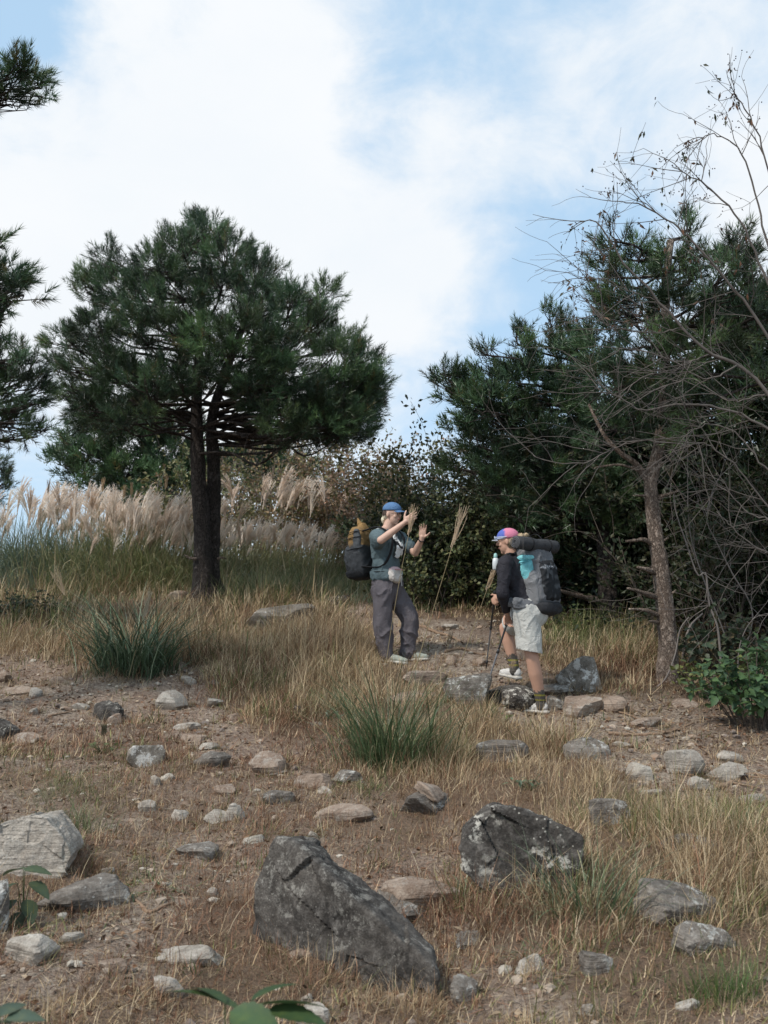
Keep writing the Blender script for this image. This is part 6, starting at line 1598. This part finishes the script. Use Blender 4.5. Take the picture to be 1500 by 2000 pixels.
# t-shirt
a = Acc()
mid = q(755, 1105)
ellipsoid(a, chest + np.array([0, 0, -.02]), (.185, .125, .20), [r1, f1, [0, 0, 1]], 22, 14, .85)
ellipsoid(a, mid, (.175, .130, .17), [r1, f1, [0, 0, 1]], 22, 14, .85)
hem = q(755, 1129); ellipsoid(a, hem + np.array([0, 0, .03]), (.178, .137, .075), [r1, f1, [0, 0, 1]], 22, 12, .55)
chain(a, [sR + np.array([0, 0, -.01]), neck - np.array([0, 0, .045]), sL + np.array([0, 0, -.01])], [.075, .068, .075])
slR = sR + (eR - sR) * .72; slL = sL + (eL - sL) * .62
chain(a, [sR, slR], [.085, .078]); chain(a, [sL, slL], [.085, .080])
chain(a, [sR - np.array([0, 0, .05]), slR - np.array([0, 0, .03])], [.075, .06])
put('t_shirt', remesh(a, 'man_shirt', .007, 5, .016, 7.5, (1, 1, .7), 3), cloth('teal_cotton', (.115, .155, .165)), man)
# trousers
a = Acc()
ellipsoid(a, hipc + np.array([0, 0, .03]), (.168, .135, .085), [r1, f1, [0, 0, 1]], 22, 12, .7)
ellipsoid(a, hipc - np.array([0, 0, .06]), (.175, .14, .13), [r1, f1, [0, 0, 1]], 22, 12, .9)
chain(a, [hR - np.array([0, 0, .03]), kR, kR + (aR - kR) * .5, aR + np.array([-.01, 0, .012])], [.118, .098, .088, .078], 18)
chain(a, [hL - np.array([0, 0, .03]), kL, kL + (aL - kL) * .5, aL + np.array([-.005, 0, .012])], [.120, .098, .090, .080], 18)
put('trousers', remesh(a, 'man_trousers', .008, 5, .026, 6.0, (1, 1, .55), 11), cloth('grey_trousers', (.135, .118, .125), .75), man)
SHG = cloth('pale_green_shoe', (.36, .38, .32), .8); SOL = plain('pale_sole', (.52, .50, .44), .7)
def on_ground(p, dz=0.0):
    p = p.copy(); p[2] = gz(p[0], p[1]) + dz; return p
shoe('shoe', man, on_ground(aR + np.array([-.05, .02, 0]) ), on_ground(aR + np.array([.20, -.10, 0])), SHG, SOL)
shoe('shoe', man, on_ground(aL + np.array([-.03, .0, 0])), on_ground(aL + np.array([.22, -.06, 0])), SHG, SOL)
# patterned towel around the neck
def spots(c):
    w = vnoise(c * 30 + 5) + .5 * vnoise(c * 55); return np.where((w > .28)[:, None], np.array([[.02, .02, .022]]), np.array([[.66, .66, .64]]))
a = Acc(); t = np.linspace(.15, 6.1, 16)
tube(a, [neck + np.array([0, 0, -.005]) + r1 * .085 * math.cos(x) + f1 * .08 * math.sin(x) - np.array([0, 0, .03 + .03 * math.sin(x)]) for x in t], .026, 10)
kn = neck + f1 * .10 + np.array([0, 0, -.085]); ellipsoid(a, kn, (.035, .03, .035), None, 12, 8)
for o_, l_ in ((-.02, .21), (.03, .18)):
    p_ = kn + r1 * o_; e_ = p_ + f1 * .055 + r1 * o_ * .8 - np.array([0, 0, l_]); tube(a, smooth_path([p_, (p_ + e_) / 2 + f1 * .04, e_], 9), np.linspace(.022, .042, 9), 12, flat=.35)
put('neck_towel', remesh(a, 'neck_towel', .006, 2, .008, 16, colf=spots), M['print'], man)
a = Acc(); dL = nrm(wL - eL); p_ = wL - dL * .015; fa, fb = frames(dL); t = np.linspace(0, 6.283, 13); tube(a, [p_ + (fa * math.cos(x) + fb * math.sin(x)) * .031 for x in t], .007, 6, cap=False); put('wristband', a.mesh('wristband'), M['black'], man)
a = Acc(); tube(a, [kL * 0 + hem + r1 * .17 * math.cos(x) + f1 * .135 * math.sin(x) + np.array([0, 0, .062]) for x in np.linspace(0, 6.283, 25)], .017, 8, cap=False, flat=.3); put('belt', a.mesh('waist_belt'), M['black'], man)
# waist bag
wb = q(772, 1122, -.11)
M['bag_cream'] = M['print']
bag = thing('waist_bag', wb - np.array([0, 0, .08]), 'small cream and pink waist bag on the front of the teal t-shirt', 'bag')
a = Acc(); ellipsoid(a, wb, (.105, .055, .080), [nrm(r1 + .5 * f1 * 0), f1, [0, 0, 1]], 20, 12, .75); ellipsoid(a, wb - np.array([0, 0, .03]) + f1 * .01, (.085, .05, .06), [r1, f1, [0, 0, 1]], 16, 10, .8)
put('pouch', remesh(a, 'waist_pouch', .005, 3, .010, 14, colf=lambda c: np.where((c[:, 2] > wb[2] + .048)[:, None], np.array([[.60, .42, .42]]), np.where(((c - wb) @ r1 > .045)[:, None], np.array([[.42, .46, .42]]), np.array([[.60, .55, .50]])))), M['print'], bag)
strap('zip', bag, [wb - r1 * .085 + f1 * .045 + np.array([0, 0, .050]), wb + f1 * .060 + np.array([0, 0, .050]), wb + r1 * .085 + f1 * .045 + np.array([0, 0, .048])], .005, 1, plain('pink_zip', (.55, .28, .30), .6))
strap('strap_end', bag, [wb + r1 * .03 + f1 * .05 - np.array([0, 0, .03]), wb + r1 * .035 + f1 * .06 - np.array([0, 0, .12])], .007, .5, plain('white_webbing', (.6, .6, .58), .7))
# his backpack
def packbody(c, ax, dims, e=.42, taper=.1, wr=.012, vox=.008, seed=0, colf=None, name='pack_body', bulge=0.0):
    a = Acc(); ellipsoid(a, c, dims, ax, 30, 20, e)
    v = a.v[0]; l = (v - c) @ np.asarray(ax).T; k = l[:, 2] / dims[2]
    l[:, 0] *= 1 - taper * k; l[:, 1] *= 1 - taper * k * .8; l[:, 1] += bulge * (1 - k ** 2)
    a.v[0] = c + l @ np.asarray(ax)
    return remesh(a, name, vox, 4, wr, 7, (1, 1, 1), seed, colf)
b1 = -f1
bp_c = q(705, 1076, .10)
axp = [r1, b1, nrm(np.array([-.06, 0, 1.0]))]; axp[1] = nrm(np.cross(axp[2], axp[0]))
if np.dot(axp[1], b1) < 0: axp[1] = -axp[1]
pack1 = thing('backpack', bp_c - np.array([0, 0, .3]), 'backpack with mustard roll top and dark grey lower half, worn by the capped man', 'backpack')
put('pack_body', packbody(bp_c + np.array([0, 0, -.02]), axp, (.145, .105, .27), .5, .12, .014, seed=2,
    colf=lambda c: np.where((c[:, 2] > bp_c[2] + .06)[:, None], np.array([[.24, .145, .06]]), np.array([[.05, .052, .055]]))), M['print'], pack1)
put('roll_top', packbody(bp_c + np.array([.02, 0, .245]), axp, (.085, .055, .06), .6, .45, .016, seed=5, vox=.006), cloth('mustard_ripstop', (.28, .165, .06), .6, .3), pack1)
a = Acc(); tip_ = bp_c + np.array([-.015, 0, .29]); chain(a, [tip_, tip_ + np.array([-.02, 0, .06])], [.03, .006]); put('roll_end', remesh(a, 'roll_end', .005, 1), cloth('mustard_end', (.30, .18, .07), .6), pack1)
put('front_pocket', packbody(bp_c + axp[1] * .055 - np.array([0, 0, .10]), axp, (.140, .095, .165), .55, -.05, .012, seed=7), cloth('charcoal_nylon', (.052, .055, .058), .6), pack1)
put('base_panel', packbody(bp_c + axp[1] * .02 - np.array([0, 0, .255]), axp, (.135, .12, .055), .6, -.1, .006, seed=8), M['black'], pack1)
put('side_pocket', packbody(bp_c - axp[0] * .12 + np.array([0, 0, .08]) - axp[1] * .03, axp, (.03, .045, .15), .6, .1, .008, seed=9, vox=.006), cloth('grey_side_pocket', (.09, .095, .10), .6), pack1)
for dz_ in (.14, .02, .20): strap('compression_strap', pack1, [bp_c - axp[0] * .15 - axp[1] * .09 + np.array([0, 0, dz_]), bp_c - axp[0] * .155 + np.array([0, 0, dz_ - .005]), bp_c - axp[0] * .13 + axp[1] * .10 + np.array([0, 0, dz_ - .02])], .008, .4, 'black')
a = Acc(); ellipsoid(a, bp_c + axp[1] * .105 + np.array([.01, -.05, .055]), (.05, .018, .014), [r1, b1, [0, 0, 1]], 12, 8); put('pocket_edge', a.mesh('pocket_edge'), plain('white_cuff', (.55, .56, .56), .6), pack1)
for sg in (-1, 1):
    s_ = sR if sg < 0 else sL
    strap('shoulder_strap', pack1, [bp_c + r1 * sg * .09 - axp[1] * .08 + np.array([0, 0, .20]), (s_ * .62 + neck * .38) + np.array([0, 0, .070]), (s_ * .6 + chest * .4) + f1 * .155 + np.array([0, 0, -.0]), mid + r1 * sg * .16 + f1 * .06, bp_c + r1 * sg * .12 - axp[1] * .09 - np.array([0, 0, .18])], .022, .35, 'black')

# ------------------------------------------------------------------ striding hiker
Y2_ = 9.0
w = lambda u, v, dy=0.0: U(Y2_, u, v, dy)
f2 = nrm(np.array([-.76, .65, 0])); l2 = np.array([-f2[1], f2[0], 0]); b2_ = -f2
foot2 = on_ground(w(1045, 1392))
hik = thing('person', foot2, 'hiker in black top and pale grey shorts striding uphill, one foot on a rock', 'person')
HL, HR = w(1024, 1196, -.08), w(1040, 1194, .10)
KL, KR = w(1040, 1288, -.10), w(987, 1226, .36); AL, AR = w(1056, 1368, -.02), w(1004, 1300, .36)
NK = w(999, 1088, .02); SLh, SRh = w(987, 1100, -.16), w(1012, 1097, .17); CH = w(1006, 1122, .0); PV = w(1031, 1188, .0)
EL, WL = w(981, 1158, -.20), w(990, 1196, .02); ER, WR = w(990, 1150, .32), w(975, 1166, .42)
HC = w(992, 1056.5, .03); hf2 = nrm(np.array([-.93, .30, -.12])); hu2 = nrm(np.array([-.10, .05, 1.0]))
a = Acc(); rr2, ff2, uu2 = head(a, HC, hf2, hu2, 1.0)
chain(a, [NK, HC - uu2 * .05 - ff2 * .01], [.058, .052])
chain(a, [SLh, NK - np.array([0, 0, .03]), SRh], [.05, .05, .05]); ellipsoid(a, CH, (.15, .09, .17), [l2, f2, [0, 0, 1]], 18, 12); ellipsoid(a, (CH + PV) / 2, (.13, .085, .22), [l2, f2, [0, 0, 1]], 18, 12); ellipsoid(a, PV, (.14, .11, .11), [l2, f2, [0, 0, 1]], 18, 12)
chain(a, [SLh, EL, EL + (WL - EL) * .35, WL], [.048, .038, .038, .026]); chain(a, [SRh, ER, WR], [.048, .038, .026])
pole_t1 = w(990, 1212, .06); hand(a, WL, nrm(np.array([.15, .25, -1.0])), f2 * -1 + l2 * .2, .75, thumb=1, thumb_curl=.9)
hand(a, WR, nrm(np.array([-.55, .55, -.5])), -l2 * 1.0, .85, thumb=-1, thumb_curl=.9)
chain(a, [HL, KL, KL + (AL - KL) * .33, AL, AL - np.array([0, 0, .04])], [.085, .058, .062, .040, .038]); chain(a, [HR, KR, KR + (AR - KR) * .33, AR, AR - np.array([0, 0, .04])], [.085, .058, .060, .040, .038])
put('body', remesh(a, 'hiker_body', .005, 3, keep=.22), M['skin_warm'], hik)
face_parts(hik, HC, rr2, ff2, uu2, 1.0)
a = Acc(); ellipsoid(a, HC - ff2 * .035 - uu2 * .018, (.079, .075, .072), [rr2, ff2, uu2], 16, 10); ellipsoid(a, HC - ff2 * .12 + uu2 * .02, (.045, .045, .035), [rr2, ff2, uu2], 14, 10); ellipsoid(a, HC - ff2 * .15 + uu2 * .03 - l2 * .02, (.03, .04, .02), [rr2, ff2, uu2], 10, 8)
put('hair', remesh(a, 'hiker_hair', .006, 1, .012, 36, (1, 1, .5), colf=lambda c: np.array([[.40, .30, .19]]) * (.75 + .5 * vnoise(c * 60)[:, None])), M['print'], hik)
def capcol(c):
    l = c - HC; x = l @ ff2; y = l @ rr2; z = l @ uu2
    col = np.where((x > .012)[:, None], np.array([[.09, .13, .42]]), np.array([[.60, .20, .29]]))
    return np.where((z < .030)[:, None] & (x > .0)[:, None], np.array([[.60, .66, .78]]), col)
a = Acc(); ellipsoid(a, HC + uu2 * .040 - ff2 * .004, (.086, .102, .078), [rr2, ff2, uu2], 30, 20)
v_ = a.v[0]; k = (v_ - HC) @ uu2; a.v[0] = v_ + uu2[None] * np.where(k < .018, .018 - k, 0)[:, None]
a.c = [capcol(a.v[0])]; a.hasc = True
put('cap', a.mesh('cap2'), M['print'], hik)
a = Acc(); bc = HC + uu2 * .022 + ff2 * .075
pts = np.array([[bc + rr2 * math.sin(t) * .078 + ff2 * ((math.cos(t) - .35) * .03 + .052 * rv * math.cos(t * .8)) - uu2 * (.012 * (math.sin(t)) ** 2 - .004 * rv) for t in th] for rv in rad])
top_ = pts.reshape(-1, 3); bot = top_ - uu2 * .004; a.add(np.vstack([top_, bot]), quads=np.concatenate([qd, qd[:, ::-1] + nn, np.array(side)]), col=(.62, .66, .75)); put('brim', a.mesh('cap_brim2'), M['print'], hik)
a = Acc()
for k_ in (-1, 1):
    c0 = HC + uu2 * .040 + rr2 * k_ * .034 + ff2 * .108; ellipsoid(a, c0, (.030, .006, .016), [rr2, ff2, uu2], 14, 8)
    tube(a, [c0 + rr2 * k_ * .03, HC + rr2 * k_ * .088 + ff2 * .05 + uu2 * .036, HC + rr2 * k_ * .090 - ff2 * .01 + uu2 * .030], .003, 5)
put('sunglasses', a.mesh('sunglasses'), plain('white_shades', (.62, .66, .72), .25, spec=.6), hik)
# black long-sleeved top
a = Acc(); W2 = (CH + PV) / 2
ellipsoid(a, CH, (.170, .110, .17), [l2, f2, [0, 0, 1]], 22, 14, .9); ellipsoid(a, W2, (.150, .110, .20), [l2, f2, [0, 0, 1]], 22, 14, .9); ellipsoid(a, PV + np.array([-.015, 0, .06]), (.152, .118, .08), [l2, f2, [0, 0, 1]], 20, 12, .8)
chain(a, [SLh, NK - np.array([0, 0, .045]), SRh], [.066, .062, .066]); chain(a, [NK - np.array([0, 0, .05]), NK + np.array([-.006, 0, .012])], [.066, .060])
chain(a, [SLh, EL, EL + (WL - EL) * .85], [.066, .054, .040]); chain(a, [SRh, ER, ER + (WR - ER) * .85], [.066, .052, .040])
put('long_sleeved_top', remesh(a, 'hiker_top', .007, 4, .010, 9, (1, 1, .7), 4), cloth('black_jersey', (.030, .028, .034), .7), hik)
# pale shorts
a = Acc()
ellipsoid(a, PV + np.array([0, 0, .045]), (.155, .130, .06), [l2, f2, [0, 0, 1]], 22, 12, .7); ellipsoid(a, PV - np.array([0, 0, .05]) + b2_ * .03, (.172, .150, .13), [l2, f2, [0, 0, 1]], 22, 12, .9)
chain(a, [HL, HL + (KL - HL) * .55, KL + np.array([-.022, 0, 0])], [.128, .114, .112], 20); chain(a, [HR, HR + (KR - HR) * .35], [.120, .108], 20)
def hem(me, p, n):
    "cuts the cloth off flat at the hem and gives the edge a turn inwards"
    bm = bmesh.new(); bm.from_mesh(me)
    bmesh.ops.bisect_plane(bm, geom=bm.verts[:] + bm.edges[:] + bm.faces[:], plane_co=p, plane_no=n, clear_outer=True)
    be = [e for e in bm.edges if e.is_boundary]
    r_ = bmesh.ops.extrude_edge_only(bm, edges=be); nv = [g for g in r_['geom'] if isinstance(g, bmesh.types.BMVert)]
    c_ = sum((v.co for v in nv), Vector()) / max(1, len(nv))
    for v in nv: v.co = v.co + (c_ - v.co) * .10 - Vector(tuple(n)) * .01
    bm.to_mesh(me); bm.free(); me.update(); return me
cutL = hem(remesh(a, 'hiker_shorts', .007, 5, .012, 6, (1, 1, .6), 6), w(1034, 1272, -.1), nrm(np.array([-.18, 0, -1.0])))
bm = bmesh.new(); bm.from_mesh(cutL)
a = Acc(); chain(a, [HR, HR + (KR - HR) * .5, HR + (KR - HR) * 1.02], [.118, .106, .098], 20)
cR = hem(remesh(a, 'leg2', .007, 4, .010, 7, (1, 1, .6), 9), HR + (KR - HR) * .84, nrm(KR - HR))
bm.from_mesh(cR); cut = bpy.data.meshes.new('hiker_shorts_both'); bm.to_mesh(cut); bm.free()
put('shorts', cut, cloth('pale_grey_shorts', (.54, .525, .48), .75, .05), hik)
SW = cloth('white_trail_shoe', (.62, .59, .55), .8, .12); SO2 = plain('cream_sole', (.48, .45, .40), .7)
shoe('shoe', hik, AL + np.array([.055, -.01, -.115]), AL + np.array([-.175, .10, -.100]), SW, SO2)
shoe('shoe', hik, AR + np.array([.04, -.03, -.125]), AR + np.array([-.10, .19, -.10]), SW, SO2)
def sockcol(A):
    def f(c):
        z = c[:, 2] - A[2]; s_ = (np.floor(z * 130) % 2)[:, None]
        col = np.array([[.12, .105, .09]]) * (1 - .35 * s_)
        return np.where(((z > .042) & (z < .058))[:, None] | ((z > .0) & (z < .012))[:, None], np.array([[.30, .26, .05]]), col)
    return f
for K_, A_ in ((KL, AL), (KR, AR)):
    a = Acc(); chain(a, [A_ + nrm(K_ - A_) * .115, A_, A_ - np.array([0, 0, .05])], [.049, .045, .043], 16)
    v = a.v; put('sock', remesh(a, 'hiker_sock', .005, 2, .003, 40, colf=sockcol(A_)), M['print'], hik)
# grey pack
PC_ = w(1050, 1133, .02)
up2 = nrm(np.array([-.10, .06, 1.0])); ap = [l2, nrm(b2_ - up2 * np.dot(b2_, up2)), up2]
pk = thing('backpack', PC_ - up2 * .3, 'large grey backpack with black mesh pocket on the back of the striding hiker', 'backpack')
GREYP = cloth('grey_ripstop', (.16, .162, .17), .55, .2)
PW = .170; PD = .135; PH = .30
put('pack_body', packbody(PC_ + up2 * .03, ap, (PW, PD, PH), .45, .10, .016, seed=12, vox=.008), GREYP, pk)
put('pack_lid', packbody(PC_ + up2 * .27 - ap[1] * .01, ap, (PW * .88, PD * .86, .075), .55, .15, .014, seed=13), cloth('grey_lid', (.19, .19, .195), .55, .15), pk)
def meshp(c):
    l = c - PC_; u_ = l @ l2; z_ = l @ up2
    m = (np.abs(z_ - .10 - .008 * np.sin(u_ * 90)) < .012) & (np.sin(u_ * 150 + 3 * np.sin(z_ * 200)) > -.1)
    p2 = vnoise(c * 24) > .38
    return np.where(m[:, None], np.array([[.30, .31, .33]]), np.where(p2[:, None], np.array([[.075, .08, .085]]), np.array([[.020, .021, .023]])))
put('mesh_pocket', packbody(PC_ + ap[1] * .105 - up2 * .02, ap, (PW * .80, .060, .185), .5, .05, .012, seed=14, vox=.006, colf=meshp), M['print'], pk)
put('side_pocket', packbody(PC_ - l2 * 0 + (l2 * 1.0) * .145 - up2 * .085 + ap[1] * .0, ap, (.050, .105, .165), .5, .02, .016, seed=15, vox=.006), cloth('silver_grey_ripstop', (.21, .21, .215), .5, .2), pk)
put('base_panel', packbody(PC_ - up2 * .265 + ap[1] * .01, ap, (PW * 1.02, PD * 1.08, .065), .55, -.05, .008, seed=16), cloth('black_base', (.035, .035, .038), .6), pk)
a = Acc(); hb = w(1004, 1180, -.02)
chain(a, [PC_ + l2 * .15 - up2 * .25, w(1008, 1178, -.17), w(993, 1176, -.10)], [.065, .052, .035]); put('hip_belt', remesh(a, 'hip_belt', .006, 2, .012, 14), GREYP, pk)
for sg in (-1, 1):
    s_ = SLh if sg > 0 else SRh
    strap('shoulder_strap', pk, [PC_ + l2 * sg * .08 - ap[1] * .11 + up2 * .22, (s_ * .55 + NK * .45) + np.array([0, 0, .060]), (s_ * .6 + CH * .4) + f2 * .135, W2 + l2 * sg * .14 + f2 * .07, PC_ + l2 * sg * .13 - ap[1] * .11 - up2 * .2], .020, .4, 'black')
strap('drawcord', pk, [w(999, 1176, -.2), w(1000, 1196, -.24), w(1001, 1216, -.24)], .004, 1, 'black')
for k_ in range(2): strap('compression_strap', pk, [PC_ + l2 * (.17) - ap[1] * .08 + up2 * (.16 - .2 * k_), PC_ + l2 * .175 + ap[1] * .02 + up2 * (.15 - .2 * k_), PC_ + l2 * .12 + ap[1] * .14 + up2 * (.14 - .2 * k_)], .006, .5, 'black')
strap('top_strap', pk, [PC_ + up2 * .40 - ap[1] * .10 - l2 * .04, PC_ + up2 * .415 - l2 * .04 + ap[1] * .03, PC_ + ap[1] * .125 + up2 * .27 - l2 * .04], .009, .4, 'black')
# rolled mat on top of the pack
mt = w(1003, 1060, -.22); mt2 = w(1088, 1068, .12)
matt = thing('sleeping_mat', (mt + mt2) / 2 - np.array([0, 0, .05]), 'rolled black foam mat strapped across the top of the large grey backpack', 'rolled mat')
MATM = cloth('black_foam', (.058, .058, .061), .75)
ax_ = nrm(mt2 - mt); Lm = .54; cm = w(1047, 1064, -.06); ax_ = nrm(np.array([.72, .66, -.03])); m0 = cm - ax_ * Lm / 2; m1 = cm + ax_ * Lm / 2
a = Acc(); tube(a, smooth_path([m0, m0 + ax_ * .18, cm - np.array([0, 0, .008]), m1 - ax_ * .18, m1], 20), .059, 22, rough=.03); put('roll', a.mesh('mat_roll'), MATM, matt)
fa, fb = frames(ax_); a = Acc(); t = np.linspace(0, 6.283 * 3.2, 60); tube(a, [m0 - ax_ * .026 + (fa * math.cos(x) + fb * math.sin(x)) * (.014 + .0021 * x) for x in t], .0035, 5); put('roll_spiral', a.mesh('roll_spiral'), plain('foam_edge', (.12, .12, .125), .8), matt)
for k_ in (.17, .42):
    a = Acc(); c0 = m0 + ax_ * k_; tube(a, [c0 + (fa * math.cos(x) + fb * math.sin(x)) * .060 for x in np.linspace(0, 6.283, 20)], .010, 6, cap=False, flat=.5); put('mat_strap', a.mesh('mat_strap'), M['black'], matt)
# mint bag in the side pocket
mb = PC_ + l2 * .150 + up2 * .085 - ap[1] * .015
sk = thing('stuff_sack', mb - up2 * .1, 'mint blue roll-top sack in the side pocket of the large grey backpack', 'sack')
MINT = cloth('mint_ripstop', (.19, .52, .56), .55, .12)
put('sack_body', packbody(mb - up2 * .01, ap, (.058, .088, .105), .6, .0, .014, seed=18, vox=.006), MINT, sk)
put('rolled_top', packbody(mb + up2 * .112, ap, (.045, .098, .026), .7, .1, .010, seed=19, vox=.005), cloth('mint_top', (.24, .60, .63), .55, .12), sk)
strap('seam', sk, [mb + l2 * .060 - ap[1] * .09 + up2 * .072, mb + l2 * .066 + up2 * .068, mb + l2 * .058 + ap[1] * .09 + up2 * .072], .005, .6, plain('mint_seam', (.08, .26, .30), .6))
# bottle on the chest strap
bt_ = w(968, 1100, .02)
bo = thing('bottle', bt_ - np.array([0, 0, .06]), 'small white bottle with a mint cap on the chest of the striding hiker', 'bottle')
a = Acc(); tube(a, [bt_ + np.array([0, 0, z_]) for z_ in (-.06, -.05, 0, .04, .05)], [.022, .029, .030, .026, .014], 14); put('bottle_body', a.mesh('bottle_body'), plain('white_plastic', (.6, .62, .62), .35, spec=.5), bo)
a = Acc(); tube(a, [bt_ + np.array([0, 0, z_]) for z_ in (.05, .055, .085)], [.018, .019, .015], 14); put('bottle_cap', a.mesh('bottle_cap'), plain('mint_plastic', (.30, .50, .46), .4), bo)
# trekking poles
def pole(label, top, tip):
    r_ = thing('trekking_pole', tip, label, 'trekking pole')
    d = nrm(tip - top); L = np.linalg.norm(tip - top)
    POL = plain('pole_black', (.03, .03, .032), .35, spec=.5)
    parts = [('grip', 0, .13, .017, .014, M['black']), ('upper_shaft', .12, L * .45, .0090, .0090, POL), ('lower_shaft', L * .44, L * .93, .0072, .0066, plain('pole_grey', (.18, .18, .19), .35, spec=.5)), ('pole_tip', L * .92, L, .006, .0035, M['black'])]
    for n_, a0, a1, r0, r1_, m_ in parts:
        a = Acc(); tube(a, [top + d * (a0 + (a1 - a0) * t) for t in np.linspace(0, 1, 6)], np.linspace(r0, r1_, 6), 10); put(n_, a.mesh(n_), m_, r_)
    for t_ in (.45, .90):
        a = Acc(); c0 = top + d * L * t_; tube(a, [c0 - d * .018, c0 + d * .018], [.014, .013], 8); put('clamp', a.mesh('clamp'), POL, r_)
    fa, fb = frames(d); a = Acc(); tube(a, smooth_path([top + d * .01, top + fa * .04 + d * .04, top + fa * .03 + d * .13, top + d * .10], 12), .004, 5); put('wrist_strap', a.mesh('wrist_strap'), M['black'], r_)
gtip = G(943, 1366); gtip[2] += .0
t1 = WL + nrm(np.array([.15, .25, -1.0])) * .07 + np.array([0, 0, .06]); 
pole('trekking pole in the near hand of the hiker, tip on the grey rock', w(997, 1196, .07), P(943, 1364, gtip[1]))
g2_ = G(949, 1308)
pole('trekking pole in the far hand of the hiker, planted higher up the trail', WR + np.array([-.035, .035, .05]), g2_)
